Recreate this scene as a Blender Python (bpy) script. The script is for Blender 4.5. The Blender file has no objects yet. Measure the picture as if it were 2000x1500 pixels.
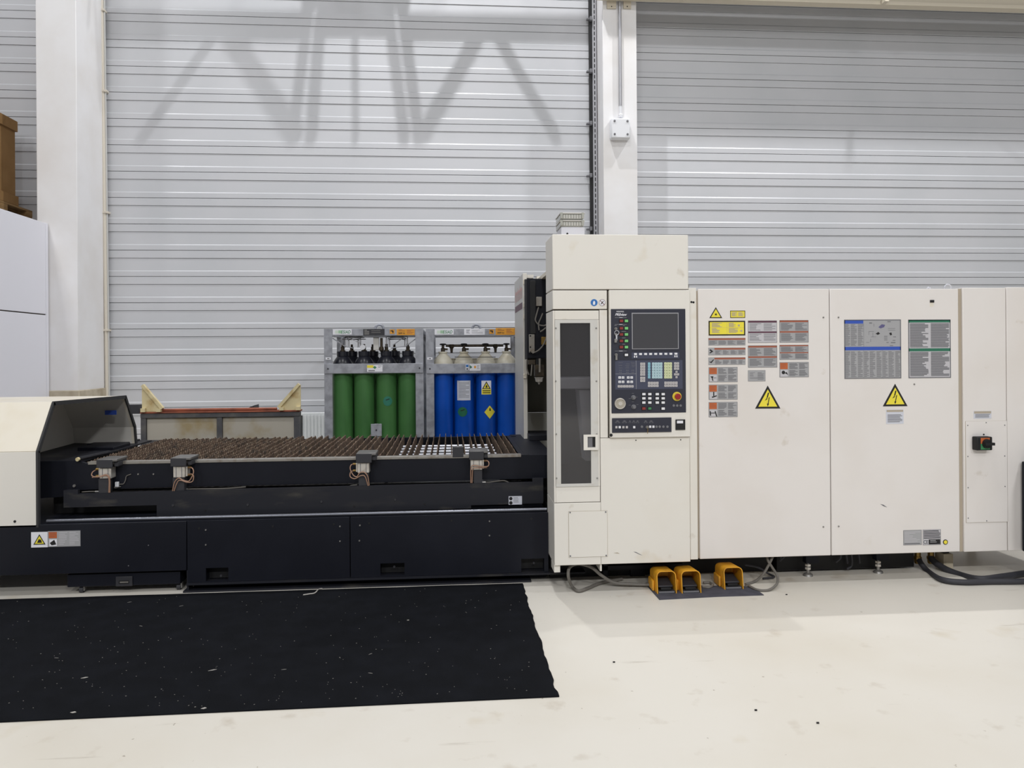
import bpy, bmesh, math, random
from mathutils import Vector, Matrix
random.seed(7)
scene = bpy.context.scene
COL = scene.collection

# ------------------------------------------------------------------ camera
FPX, PCY, CAMH = 1500.0, 691.0, 1.55          # focal length and horizon row in a 2000 x 1500 frame
YAW, ROLL = math.radians(4.57), 0.007
FW = Vector((math.sin(YAW), math.cos(YAW), 0)); RT = Vector((math.cos(YAW), -math.sin(YAW), 0)); UP = Vector((0, 0, 1))
CR = RT * math.cos(ROLL) - UP * math.sin(ROLL)
CU = UP * math.cos(ROLL) + RT * math.sin(ROLL)
cam_d = bpy.data.cameras.new('camera'); cam = bpy.data.objects.new('camera', cam_d); COL.objects.link(cam)
cam_d.sensor_width = 36; cam_d.lens = 36 * FPX / 2000; cam_d.shift_y = -(750 - PCY) / 2000; cam_d.clip_end = 200
M = Matrix((CR, CU, -FW)).transposed().to_4x4(); M.translation = (0, 0, CAMH); cam.matrix_world = M
scene.camera = cam

# ------------------------------------------------------------------ light
world = bpy.data.worlds.new('hall_light'); scene.world = world; world.use_nodes = True
world.node_tree.nodes['Background'].inputs[0].default_value = (0.97, 0.98, 1.0, 1)
world.node_tree.nodes['Background'].inputs[1].default_value = 0.23
LAMP = Vector((0.2, 7.4, 9.85))               # high-bay lamp over the middle bay, close to the wall
def lamp(name, loc, power, size, size_y=None, color=(0.985, 0.99, 1.0), tilt=0.0):
    d = bpy.data.lights.new(name, 'AREA'); d.energy = power; d.color = color
    if size_y: d.shape = 'RECTANGLE'; d.size = size; d.size_y = size_y
    else: d.shape = 'DISK'; d.size = size
    o = bpy.data.objects.new(name, d); o.location = loc; o.rotation_euler = (tilt, 0, 0); COL.objects.link(o); return o
lamp('high_bay_lamp', LAMP, 330, 0.12, tilt=0.75)
lamp('high_bay_lamp', (-5.5, 7.4, 9.85), 130, 0.3, tilt=0.75)
lamp('high_bay_lamp', (5.6, 7.4, 9.85), 430, 0.3, tilt=0.75)
for x in (-6, 0, 6):
    for y, w in ((2.6, 130), (-4.0, 130), (-10.0, 870)):
        lamp('hall_lamp', (x, y, 9.6), w, 1.2, 0.6)
scene.view_settings.view_transform = 'Standard'; scene.view_settings.look = 'None'
scene.view_settings.exposure = -0.14; scene.view_settings.gamma = 1.0; scene.view_settings.use_curve_mapping = False

# ------------------------------------------------------------------ pixel -> place helpers
def ray(px, py): return FW + CR * ((px - 1000) / FPX) + CU * ((PCY - py) / FPX)
def at(px, py, Y):
    d = ray(px, py); t = Y / d.y; return Vector((d.x * t, Y, CAMH + d.z * t))
def gnd(px, py, Z=0.0):
    d = ray(px, py); t = (Z - CAMH) / d.z; return Vector((d.x * t, d.y * t, Z))
def rc(px0, py0, px1, py1, Y):                # rectangle on a plane parallel to the wall: x0, x1, z0, z1
    cx, cy = (px0 + px1) / 2, (py0 + py1) / 2
    return at(px0, cy, Y).x, at(px1, cy, Y).x, at(cx, py1, Y).z, at(cx, py0, Y).z

# ------------------------------------------------------------------ materials
def lin(c):
    return tuple(((v / 255) / 12.92 if v / 255 <= 0.04045 else ((v / 255 + 0.055) / 1.055) ** 2.4) for v in c)
MATS = {}
def mat(name, c, rough=0.5, metal=0.0, c2=None, scale=3.0, lo=0.4, hi=0.7, bump=0.0, bscale=60.0, stretch=(1, 1, 1), spec=0.5, detail=5.0, c3=None, s3=20.0, lo3=0.6, hi3=0.75):
    m = bpy.data.materials.new(name); m.use_nodes = True; nt = m.node_tree; b = nt.nodes['Principled BSDF']
    b.inputs['Base Color'].default_value = (*lin(c), 1); b.inputs['Roughness'].default_value = rough
    b.inputs['Metallic'].default_value = metal; b.inputs['Specular IOR Level'].default_value = spec
    tc = nt.nodes.new('ShaderNodeNewGeometry'); mp = nt.nodes.new('ShaderNodeMapping'); mp.inputs['Scale'].default_value = stretch
    nt.links.new(tc.outputs['Position'], mp.inputs['Vector'])
    def layer(prev, colr, sc, lo, hi, det):
        n = nt.nodes.new('ShaderNodeTexNoise'); n.inputs['Scale'].default_value = sc; n.inputs['Detail'].default_value = det
        nt.links.new(mp.outputs[0], n.inputs['Vector'])
        r = nt.nodes.new('ShaderNodeMapRange'); r.inputs[1].default_value = lo; r.inputs[2].default_value = hi
        nt.links.new(n.outputs[0], r.inputs[0])
        x = nt.nodes.new('ShaderNodeMix'); x.data_type = 'RGBA'
        nt.links.new(r.outputs[0], x.inputs[0])
        if isinstance(prev, tuple): x.inputs[6].default_value = (*prev, 1)
        else: nt.links.new(prev, x.inputs[6])
        x.inputs[7].default_value = (*lin(colr), 1)
        return x.outputs[2]
    out = lin(c)
    if c2: out = layer(out, c2, scale, lo, hi, detail)
    if c3: out = layer(out, c3, s3, lo3, hi3, 4)
    if not isinstance(out, tuple): nt.links.new(out, b.inputs['Base Color'])
    if bump:
        n = nt.nodes.new('ShaderNodeTexNoise'); n.inputs['Scale'].default_value = bscale; n.inputs['Detail'].default_value = 4
        nt.links.new(mp.outputs[0], n.inputs['Vector'])
        bp = nt.nodes.new('ShaderNodeBump'); bp.inputs['Strength'].default_value = bump; bp.inputs['Distance'].default_value = 0.01
        nt.links.new(n.outputs[0], bp.inputs['Height']); nt.links.new(bp.outputs[0], b.inputs['Normal'])
    MATS[name] = m; return m
mat('cream', (228, 224, 216), 0.42, c2=(221, 214, 202), scale=1.3, lo=0.5, hi=0.8, c3=(205, 190, 160), s3=2.7, lo3=0.66, hi3=0.85)
mat('cream_warm', (228, 221, 206), 0.42, c2=(214, 202, 176), scale=2.5, lo=0.45, hi=0.8)
mat('white_cab', (228, 223, 219), 0.4, c2=(220, 213, 206), scale=1.2, lo=0.5, hi=0.8, c3=(200, 186, 160), s3=2.1, lo3=0.68, hi3=0.9)
mat('seam', (70, 62, 52), 0.8)
mat('frame_grey', (205, 203, 198), 0.4, c2=(188, 180, 165), scale=9, lo=0.55, hi=0.8)
mat('side_grey', (196, 196, 194), 0.45)
mat('gap_tan', (176, 164, 146), 0.5)
mat('black_paint', (20, 22, 31), 0.5, spec=0.22, c2=(28, 30, 39), scale=2.2, lo=0.45, hi=0.8, bump=0.03, bscale=90)
mat('black_worn', (32, 33, 40), 0.55, spec=0.3, c2=(58, 56, 54), scale=3.5, lo=0.55, hi=0.85, stretch=(0.6, 1, 2.0))
mat('dark_grey', (56, 56, 60), 0.5, spec=0.3)
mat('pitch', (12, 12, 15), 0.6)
mat('rubber', (48, 48, 50), 0.7)
mat('rail_steel', (120, 122, 130), 0.3, 0.7)
mat('edge_steel', (150, 146, 140), 0.4, 0.5, c2=(120, 108, 95), scale=20, lo=0.5, hi=0.8)
mat('chrome', (232, 234, 242), 0.25, 0.5)
mat('alu', (205, 200, 192), 0.35, 0.4, c2=(180, 170, 158), scale=30, lo=0.5, hi=0.8)
mat('steel', (150, 148, 145), 0.35, 0.6)
mat('cap_steel', (112, 110, 108), 0.4, 0.4)
mat('rust', (94, 74, 60), 0.75, 0.1, c2=(142, 122, 102), scale=26, lo=0.45, hi=0.75, c3=(52, 46, 42), s3=9, lo3=0.5, hi3=0.72, bump=0.4, bscale=180)
mat('brass', (150, 122, 66), 0.35, 0.7)
mat('bronze_dark', (78, 68, 54), 0.45, 0.5, c2=(50, 46, 42), scale=30)
mat('hose_brown', (166, 130, 108), 0.45)
mat('wall_clad', (197, 198, 202), 0.36, 0.0, c2=(191, 193, 197), scale=1.2)
mat('wall_back_dark', (150, 150, 150), 0.6)
mat('column', (232, 231, 232), 0.5, c2=(224, 221, 219), scale=2.0)
mat('concrete', (190, 180, 160), 0.8, c2=(165, 152, 130), scale=8)
mat('beam_beige', (205, 196, 178), 0.5)
mat('pipe_cream', (216, 208, 194), 0.4)
mat('pipe_grey', (172, 172, 176), 0.35, 0.5)
mat('plastic_white', (225, 226, 230), 0.4)
mat('partition', (226, 226, 234), 0.5)
mat('carton', (150, 115, 70), 0.8, c2=(138, 104, 60), scale=5)
mat('wood', (158, 126, 82), 0.8, c2=(120, 92, 56), scale=9, stretch=(1, 0.2, 3))
mat('galv', (164, 166, 174), 0.45, 0.35, c2=(140, 142, 148), scale=14, lo=0.4, hi=0.65, c3=(110, 106, 98), s3=5, lo3=0.66, hi3=0.85)
mat('green_cyl', (66, 112, 62), 0.42, spec=0.3, c2=(60, 104, 57), scale=4)
mat('blue_cyl', (7, 76, 176), 0.38, spec=0.3, c2=(5, 68, 158), scale=4)
mat('black_cyl', (32, 33, 42), 0.28)
mat('white_cyl', (205, 200, 184), 0.4, c2=(180, 168, 140), scale=7, lo=0.5, hi=0.8)
mat('radiator', (214, 217, 218), 0.35)
mat('board_grey', (176, 170, 158), 0.7, c2=(158, 142, 108), scale=3.2, lo=0.5, hi=0.68)
mat('frame_iron', (72, 72, 76), 0.6, c2=(92, 90, 88), scale=12)
mat('red_oxide', (150, 82, 58), 0.6, c2=(110, 58, 42), scale=9)
mat('cream_old', (214, 200, 158), 0.6, c2=(180, 150, 96), scale=10, lo=0.5, hi=0.75)
mat('mat_black', (13, 15, 20), 0.95, c2=(19, 21, 27), scale=7, bump=0.6, bscale=380, spec=0.15)
mat('mat_rubber', (74, 74, 84), 0.9, c2=(60, 60, 68), scale=14)
mat('pedal_yellow', (222, 160, 38), 0.45, c2=(196, 140, 40), scale=14, lo=0.5, hi=0.7, c3=(120, 96, 60), s3=26, lo3=0.64, hi3=0.75)
mat('cable_grey', (112, 108, 102), 0.6)
mat('hose_dark', (52, 52, 58), 0.6)
mat('panel_navy', (38, 40, 54), 0.45)
mat('panel_slate', (62, 66, 86), 0.5)
mat('screen', (70, 70, 74), 0.25)
mat('line_grey', (150, 150, 155), 0.5)
mat('key_white', (226, 226, 230), 0.45)
mat('key_grey', (190, 186, 186), 0.5)
mat('key_cyan', (140, 196, 214), 0.5)
mat('key_pale', (184, 214, 222), 0.5)
mat('key_lime', (220, 226, 178), 0.5)
mat('btn_red', (134, 46, 44), 0.4)
mat('btn_green', (120, 196, 120), 0.4)
mat('estop_yellow', (226, 200, 60), 0.4)
mat('estop_red', (150, 34, 34), 0.35)
mat('ink_black', (24, 22, 24), 0.6)
mat('ink_grey', (112, 112, 116), 0.6)
mat('label_grey', (164, 164, 166), 0.4)
mat('label_light', (192, 190, 194), 0.4)
mat('label_orange', (186, 96, 48), 0.5)
mat('label_rust', (156, 88, 66), 0.5)
mat('label_maroon', (88, 48, 66), 0.5)
mat('label_blue', (52, 84, 178), 0.5)
mat('label_green', (46, 112, 88), 0.5)
mat('label_yellow', (236, 220, 66), 0.45)
mat('label_white', (230, 230, 236), 0.5)
mat('label_paper', (206, 208, 218), 0.6)
mat('label_amber', (222, 154, 44), 0.5)
mat('sign_blue', (42, 110, 180), 0.45)
mat('sign_maroon', (110, 62, 56), 0.5)
mat('text_green', (58, 128, 82), 0.5)
mat('text_red', (206, 150, 146), 0.5)
mat('fade_green1', (206, 218, 206), 0.5); mat('fade_green2', (160, 192, 164), 0.5)
mat('teal_dot', (40, 116, 96), 0.5); mat('green_dot', (24, 104, 74), 0.5)
mat('rear_panel_dark', (92, 90, 82), 0.6)
mat('inner_grey', (196, 196, 190), 0.5)
mat('hood_inside', (216, 213, 206), 0.55)
mat('debris', (170, 166, 160), 0.6)
mat('purple_tint', (96, 92, 132), 0.4)
# floor: pale epoxy with faint stains
f = mat('floor_epoxy', (222, 217, 207), 0.38, c2=(214, 207, 193), scale=0.8, lo=0.45, hi=0.75, c3=(196, 182, 154), s3=2.4, lo3=0.64, hi3=0.9, bump=0.02, bscale=12)
def add_layer(m, colr, sc, lo, hi, stretch=(1, 1, 1), amount=1.0):   # one more stain layer over a material's colour
    nt = m.node_tree; b = nt.nodes['Principled BSDF']; src = b.inputs['Base Color'].links[0].from_socket
    ge = nt.nodes.new('ShaderNodeNewGeometry'); mp = nt.nodes.new('ShaderNodeMapping'); mp.inputs['Scale'].default_value = stretch; mp.inputs['Rotation'].default_value = (0, 0, 0.5)
    nt.links.new(ge.outputs['Position'], mp.inputs['Vector'])
    n = nt.nodes.new('ShaderNodeTexNoise'); n.inputs['Scale'].default_value = sc; n.inputs['Detail'].default_value = 6; nt.links.new(mp.outputs[0], n.inputs['Vector'])
    r = nt.nodes.new('ShaderNodeMapRange'); r.inputs[1].default_value = lo; r.inputs[2].default_value = hi; r.inputs[4].default_value = amount; nt.links.new(n.outputs[0], r.inputs[0])
    x = nt.nodes.new('ShaderNodeMix'); x.data_type = 'RGBA'; nt.links.new(r.outputs[0], x.inputs[0]); nt.links.new(src, x.inputs[6]); x.inputs[7].default_value = (*lin(colr), 1); nt.links.new(x.outputs[2], b.inputs['Base Color'])
add_layer(f, (150, 128, 96), 5.5, 0.63, 0.76, amount=0.33)
add_layer(f, (140, 126, 104), 4.0, 0.68, 0.74, (0.35, 3.0, 1), amount=0.4)
add_layer(f, (120, 104, 82), 26.0, 0.72, 0.76, amount=0.7)
add_layer(MATS['cream'], (150, 126, 84), 7.0, 0.68, 0.8, amount=0.5)
add_layer(MATS['white_cab'], (160, 140, 104), 6.0, 0.7, 0.82, amount=0.5)
add_layer(MATS['black_worn'], (92, 88, 78), 6.0, 0.6, 0.75, (0.5, 1, 1.5), amount=0.5)
add_layer(MATS['rust'], (190, 180, 160), 60.0, 0.6, 0.7, amount=0.8)
# tinted acrylic window
g = bpy.data.materials.new('tinted_pane'); g.use_nodes = True; nt = g.node_tree
for n in list(nt.nodes):
    if n.type != 'OUTPUT_MATERIAL': nt.nodes.remove(n)
tr = nt.nodes.new('ShaderNodeBsdfTransparent'); tr.inputs[0].default_value = (0.68, 0.68, 0.7, 1)
gl = nt.nodes.new('ShaderNodeBsdfGlossy'); gl.inputs['Roughness'].default_value = 0.06
fr = nt.nodes.new('ShaderNodeFresnel'); mx = nt.nodes.new('ShaderNodeMixShader')
df = nt.nodes.new('ShaderNodeBsdfDiffuse'); df.inputs[0].default_value = (0.13, 0.125, 0.13, 1); m0 = nt.nodes.new('ShaderNodeMixShader'); m0.inputs[0].default_value = 0.25  # diffuse grey stands in for the hall's reflection on the pane
nt.links.new(tr.outputs[0], m0.inputs[1]); nt.links.new(df.outputs[0], m0.inputs[2])
nt.links.new(fr.outputs[0], mx.inputs[0]); nt.links.new(m0.outputs[0], mx.inputs[1]); nt.links.new(gl.outputs[0], mx.inputs[2])
nt.links.new(mx.outputs[0], [n for n in nt.nodes if n.type == 'OUTPUT_MATERIAL'][0].inputs[0]); MATS['tinted_pane'] = g
g = mat('clear_plastic', (214, 214, 206), 0.2); g.node_tree.nodes['Principled BSDF'].inputs['Transmission Weight'].default_value = 0.45

# ------------------------------------------------------------------ mesh building
class MB:
    def __init__(s): s.v = []; s.f = []; s.m = []; s.mat = None
    def face(s, idx): s.f.append(idx); s.m.append(s.mat)
    def box(s, x0, x1, y0, y1, z0, z1, mat=None):
        if mat: s.mat = mat
        b = len(s.v)
        s.v += [(x, y, z) for z in (z0, z1) for y in (y0, y1) for x in (x0, x1)]
        for q in ((0, 2, 3, 1), (4, 5, 7, 6), (0, 1, 5, 4), (2, 6, 7, 3), (0, 4, 6, 2), (1, 3, 7, 5)): s.face([b + i for i in q])
        return s
    def quad(s, pts, mat=None):
        if mat: s.mat = mat
        b = len(s.v); s.v += [tuple(p) for p in pts]; s.face(list(range(b, b + len(pts)))); return s
    def prism(s, pts, d, mat=None):              # planar polygon pts (3D) extruded by vector d
        if mat: s.mat = mat
        n = len(pts); b = len(s.v); d = Vector(d)
        s.v += [tuple(p) for p in pts] + [tuple(Vector(p) + d) for p in pts]
        s.face(list(range(b + n - 1, b - 1, -1))); s.face(list(range(b + n, b + 2 * n)))
        for i in range(n): j = (i + 1) % n; s.face([b + i, b + j, b + n + j, b + n + i])
        return s
    def cyl(s, p0, p1, r0, r1=None, n=14, mat=None):
        return s.tube([p0, p1], [r0, r0 if r1 is None else r1], n, mat)
    def tube(s, pts, r, n=10, mat=None):
        if mat: s.mat = mat
        pts = [Vector(p) for p in pts]; k = len(pts); rs = r if isinstance(r, (list, tuple)) else [r] * k
        b = len(s.v); prev = None
        for i, p in enumerate(pts):
            t = (pts[min(i + 1, k - 1)] - pts[max(i - 1, 0)]).normalized()
            if prev is None: a = t.orthogonal().normalized()
            else: a = (prev - t * prev.dot(t)); a = a.normalized() if a.length > 1e-6 else t.orthogonal().normalized()
            prev = a; c = t.cross(a)
            for j in range(n):
                th = 2 * math.pi * j / n; s.v.append(tuple(p + (a * math.cos(th) + c * math.sin(th)) * rs[i]))
        for i in range(k - 1):
            for j in range(n):
                q = (j + 1) % n; s.face([b + i * n + j, b + i * n + q, b + (i + 1) * n + q, b + (i + 1) * n + j])
        s.face([b + j for j in range(n - 1, -1, -1)]); s.face([b + (k - 1) * n + j for j in range(n)])
        return s
    def lathe(s, c, prof, n=24, mat=None):       # prof: (r, z) up the Z axis round c
        if mat: s.mat = mat
        b = len(s.v); k = len(prof)
        for r, z in prof:
            for j in range(n):
                th = 2 * math.pi * j / n; s.v.append((c[0] + r * math.cos(th), c[1] + r * math.sin(th), c[2] + z))
        for i in range(k - 1):
            for j in range(n):
                q = (j + 1) % n; s.face([b + i * n + j, b + i * n + q, b + (i + 1) * n + q, b + (i + 1) * n + j])
        s.face([b + j for j in range(n - 1, -1, -1)]); s.face([b + (k - 1) * n + j for j in range(n)])
        return s
    def torus(s, c, R, r, axis='y', n=24, k=8, a0=0.0, a1=2 * math.pi, mat=None):
        pts = []
        for i in range(n + 1):
            th = a0 + (a1 - a0) * i / n; u, w = R * math.cos(th), R * math.sin(th)
            pts.append((c[0] + u, c[1], c[2] + w) if axis == 'y' else ((c[0], c[1] + u, c[2] + w) if axis == 'x' else (c[0] + u, c[1] + w, c[2])))
        return s.tube(pts, r, k, mat)
    def text(s, txt, x0, x1, z0, z1, Y, mat=None, shear=0.0, axis='y', X=None, bold=0.0):
        if mat: s.mat = mat
        cu = bpy.data.curves.new('txt', 'FONT'); cu.body = txt; cu.shear = shear; cu.offset = bold; cu.resolution_u = 3
        o = bpy.data.objects.new('txt', cu); COL.objects.link(o)
        me = bpy.data.meshes.new_from_object(o.evaluated_get(bpy.context.evaluated_depsgraph_get()))
        vs = [v.co.copy() for v in me.vertices]
        ax0, ax1 = min(v.x for v in vs), max(v.x for v in vs); ay0, ay1 = min(v.y for v in vs), max(v.y for v in vs)
        b = len(s.v)
        for v in vs:
            u = (v.x - ax0) / (ax1 - ax0); w = (v.y - ay0) / (ay1 - ay0)
            if axis == 'y': s.v.append((x0 + u * (x1 - x0), Y, z0 + w * (z1 - z0)))
            else: s.v.append((X, x0 + u * (x1 - x0), z0 + w * (z1 - z0)))
        for p in me.polygons: s.face([b + i for i in p.vertices])
        bpy.data.objects.remove(o); bpy.data.curves.remove(cu); bpy.data.meshes.remove(me)
        return s
    def mesh(s, name, mat=None, off=Vector((0, 0, 0)), smooth=True):
        me = bpy.data.meshes.new(name); me.from_pydata([tuple(Vector(v) - off) for v in s.v], [], s.f)
        names = []
        for i, p in enumerate(me.polygons):
            mn = s.m[i] or mat
            if mn not in names: names.append(mn)
            p.material_index = names.index(mn)
        for mn in names: me.materials.append(MATS[mn])
        bm = bmesh.new(); bm.from_mesh(me); bmesh.ops.recalc_face_normals(bm, faces=bm.faces); bm.to_mesh(me); bm.free()
        if smooth: me.shade_smooth(); me.set_sharp_from_angle(angle=0.55)
        return me
    def build(s, name, mat=None, parent=None, bevel=0.0, smooth=True, loc=None):
        off = wloc(parent) if parent else Vector((0, 0, 0))
        if loc is not None: off = Vector(loc)
        o = bpy.data.objects.new(name, s.mesh(name, mat, off, smooth)); COL.objects.link(o)
        if parent: o.parent = parent
        if loc is not None: o.location = Vector(loc) - (wloc(parent) if parent else Vector((0, 0, 0)))
        if bevel:
            md = o.modifiers.new('bevel', 'BEVEL'); md.width = bevel; md.segments = 2; md.limit_method = 'ANGLE'; md.angle_limit = 0.9
        return o
def wloc(o):
    v = Vector((0, 0, 0))
    while o: v += o.location; o = o.parent
    return v
def tag(o, label=None, cat=None, group=None, kind=None):
    if label: o['label'] = label
    if cat: o['category'] = cat
    if group: o['group'] = group
    if kind: o['kind'] = kind
    return o
def thing(name, label, cat, loc=(0, 0, 0), group=None):
    o = bpy.data.objects.new(name, None); o.location = loc; o.empty_display_size = 0.1; COL.objects.link(o); return tag(o, label, cat, group)
def share(name, me, parent, loc, rot=None, scale=None):
    o = bpy.data.objects.new(name, me); COL.objects.link(o); o.parent = parent; o.location = Vector(loc) - wloc(parent)
    if rot: o.rotation_euler = rot
    if scale: o.scale = scale
    return o
def bx(name, m, parent, x0, x1, y0, y1, z0, z1, bevel=0.0): return MB().box(x0, x1, y0, y1, z0, z1).build(name, m, parent, bevel)
def screw_mesh(r=0.006, m='steel', d=0.005, n=10): return MB().cyl((0, 0.001, 0), (0, -d, 0), r, r * 0.8, n).mesh('screw', m)
SCREW = screw_mesh(); SCREW_BLACK = screw_mesh(0.008, 'pitch', 0.002); SCREW_BIG = screw_mesh(0.009, 'dark_grey', 0.006); SCREW_TINY = screw_mesh(0.004, 'ink_grey', 0.003)
def screws(parent, pts, Y, me=SCREW):
    for (px, py) in pts: share('screw', me, parent, at(px, py, Y))
def bez(pts, n=8):                               # smooth curve through points (Catmull-Rom)
    P = [Vector(p) for p in pts]; P = [2 * P[0] - P[1]] + P + [2 * P[-1] - P[-2]]; out = []
    for i in range(1, len(P) - 2):
        for k in range(n):
            t = k / n; a, b, c, d = P[i - 1], P[i], P[i + 1], P[i + 2]
            out.append(0.5 * ((2 * b) + (c - a) * t + (2 * a - 5 * b + 4 * c - d) * t * t + (3 * b - a - 3 * c + d) * t ** 3))
    out.append(P[-2]); return out

class Sticker:
    """a thin printed plate on a plane parallel to the wall; u, v in 0..1, v downwards"""
    def __init__(s, parent, name, px0, py0, px1, py1, Y, base, th=0.0015, label=None):
        s.x0, s.x1, s.z0, s.z1 = rc(px0, py0, px1, py1, Y); s.Y = Y
        s.o = bx(name, base, parent, s.x0, s.x1, Y - th, Y + 0.0005, s.z0, s.z1); s.yp = Y - th - 0.0006; s.p = MB(); s.k = 0
        if label: s.o['label'] = label
    def uv(s, u, v): return (s.x0 + u * (s.x1 - s.x0), s.yp - s.k * 0.0003, s.z1 + v * (s.z0 - s.z1))
    def rect(s, u0, v0, u1, v1, m): s.p.quad([s.uv(u0, v1), s.uv(u1, v1), s.uv(u1, v0), s.uv(u0, v0)], m); return s
    def poly(s, pts, m): s.p.quad([s.uv(*p) for p in pts], m); return s
    def layer(s): s.k += 1; return s
    def disc(s, u, v, r, m, n=20):
        c = s.uv(u, v); s.p.quad([(c[0] + r * math.cos(2 * math.pi * i / n), c[1], c[2] + r * math.sin(2 * math.pi * i / n)) for i in range(n)], m); return s
    def lines(s, u0, v0, u1, v1, n, m='ink_grey', fill=0.5, seed=0, short=0.45):
        rnd = random.Random(seed + n * 7 + int(u0 * 100)); h = (v1 - v0) / n
        for i in range(n):
            e = u1 - (u1 - u0) * (rnd.random() * short if rnd.random() < 0.6 else 0)
            s.rect(u0, v0 + i * h, e, v0 + i * h + h * fill, m)
        return s
    def text(s, t, u0, v0, u1, v1, m, shear=0.0, bold=0.0):
        a, b = s.uv(u0, max(v0, v1)), s.uv(u1, min(v0, v1)); s.p.text(t, a[0], b[0], a[2], b[2], a[1], m, shear, bold=bold); return s
    def border(s, w, m):
        a = w * (s.z1 - s.z0) / (s.x1 - s.x0); return s.rect(0, 0, 1, w, m).rect(0, 1 - w, 1, 1, m).rect(0, w, a, 1 - w, m).rect(1 - a, w, 1, 1 - w, m)
    def done(s):
        if s.o.data.materials[0].name in ('label_grey', 'label_light'): s.border(0.016, 'ink_grey')
        if s.p.f: s.p.build('print', None, s.o, smooth=False)
        return s.o

# ================================================================== STRUCTURE
WY = 9.5                                         # wall face
fl = MB().box(-16, 16, -9, 12, -0.1, 0).build('floor', 'floor_epoxy'); tag(fl, 'pale beige epoxy floor with faint stains', kind='structure')
wall = MB().box(-14, 14, WY + 0.03, WY + 0.2, 0, 10.2).build('wall_back', 'wall_back_dark'); tag(wall, 'light grey horizontally ribbed metal wall', kind='structure')
zA = at(210, 282.5, WY).z; zB = at(210, 540, WY).z; PER = (zA - zB) / 5
def plank_mesh(length):
    p = PER / 51.5; g = 0.006; o, i = 0.0, 0.007      # depth of rib face and of recess, from the wall face
    prof = [(0.03, -g / 2), (o + 0.002, -g / 2), (o, -g / 2 - 0.002), (o, -14.8 * p), (i + 0.006, -14.9 * p), (i + 0.006, -15.7 * p), (i, -15.8 * p), (i, -39.2 * p), (o, -41.4 * p), (o, -PER + g / 2 + 0.002), (o + 0.002, -PER + g / 2), (0.03, -PER + g / 2)]
    return MB().prism([(0, y, z) for y, z in prof], (length, 0, 0)).mesh('cladding_plank', 'wall_clad', smooth=False)
bays = [(-11.0, -4.52), (-4.52, 2.02), (2.02, 10.0)]
kk = int((6.9 - zA) / PER)
for x0, x1 in bays:
    me = plank_mesh(x1 - x0)
    z = zA + kk * PER
    while z > 0.33: share('cladding_plank', me, wall, (x0, WY, z)); z -= PER
    share('cladding_plank', plank_mesh(x1 - x0), wall, (x0, WY, z), scale=(1, 1, max(0.05, z / PER)))
# partition of the side room (white sandwich panels) with its roof
PX = at(93, 437, 8.78).x; ZP = at(93, 437, 8.78).z; ZS = at(97, 615, 8.78).z
pw = MB().box(PX - 0.06, PX - 0.012, 6.2, 8.78, 0.02, ZP - 0.01).build('wall_left', 'seam'); tag(pw, 'white panel partition of the side room', kind='structure')
bx('wall_panel', 'partition', pw, PX - 0.012, PX, 6.2, 8.735, ZS + 0.006, ZP, 0.003)
bx('wall_panel', 'partition', pw, PX - 0.012, PX, 6.2, 8.735, 0.02, ZS - 0.006, 0.003)
bx('corner_trim', 'partition', pw, PX - 0.062, PX + 0.003, 8.738, 8.785, 0.02, ZP + 0.002, 0.003)
bx('roof_slab', 'partition', pw, -9.0, PX - 0.28, 6.2, 8.74, ZP - 0.06, ZP + 0.07)
bx('roof_slab', 'partition', pw, -9.0, -4.85, 8.74, 9.45, ZP - 0.06, ZP + 0.07)
bx('support_wall', 'partition', pw, -9.0, -8.9, 6.2, 9.45, 0.0, ZP - 0.061)
# building columns
CY1 = 8.8
a = at(69, 0, CY1).x; b = at(148, 0, CY1).x
c1 = thing('steel_column', 'wide white column beside the white partition, near the pallet box', 'column', ((a + b) / 2, CY1 + 0.3, 0))
bx('column_shaft', 'column', c1, a, b, CY1, WY - 0.01, 0, 7.5, 0.006)
zc = at(180, 760, 9.1).z
bx('column_footing', 'concrete', c1, a - 0.0, b + 0.015, CY1 - 0.012, WY - 0.012, 0, zc, 0.01)
CY2 = 9.1
a = at(1178, 200, CY2).x; b = at(1244, 200, CY2).x; C2A, C2B = a, b
c2 = thing('steel_column', 'narrow white column between the wall bays carrying the junction box', 'column', ((a + b) / 2, CY2 + 0.2, 0))
bx('column_shaft', 'column', c2, a, b, CY2, WY - 0.005, 0, 7.5, 0.004)
# crane runway beam along the top
zb = at(1600, 14, 9.07).z; XB = at(1168, 0, 8.95).x
rb = thing('runway_beam', 'beige steel beam running along the top of the right wall bay', 'beam', (2.0, 8.93, zb))
bx('flange', 'beam_beige', rb, XB, 11, 8.95, 9.07, zb, zb + 0.045, 0.003)
bx('web', 'beam_beige', rb, XB, 11, 9.0, 9.015, zb + 0.045, zb + 0.26)
bx('flange', 'beam_beige', rb, XB, 11, 8.95, 9.07, zb + 0.26, zb + 0.29)
for px in ((1185, 1203), (1217, 1232)):
    x0, x1, z0, z1 = rc(px[0], -20, px[1], 17, 9.09)
    o = bx('bracket', 'beam_beige', rb, x0, x1, 9.075, 9.1, z0, z1, 0.003); share('bolt', SCREW_BLACK, o, ((x0 + x1) / 2, 9.075, z0 + 0.02))
bx('purlin', 'beam_beige', rb, at(1725, 0, 8.9).x, at(1725, 0, 8.9).x + 0.05, 8.86, 8.945, zb + 0.0, zb + 0.05)

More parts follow.
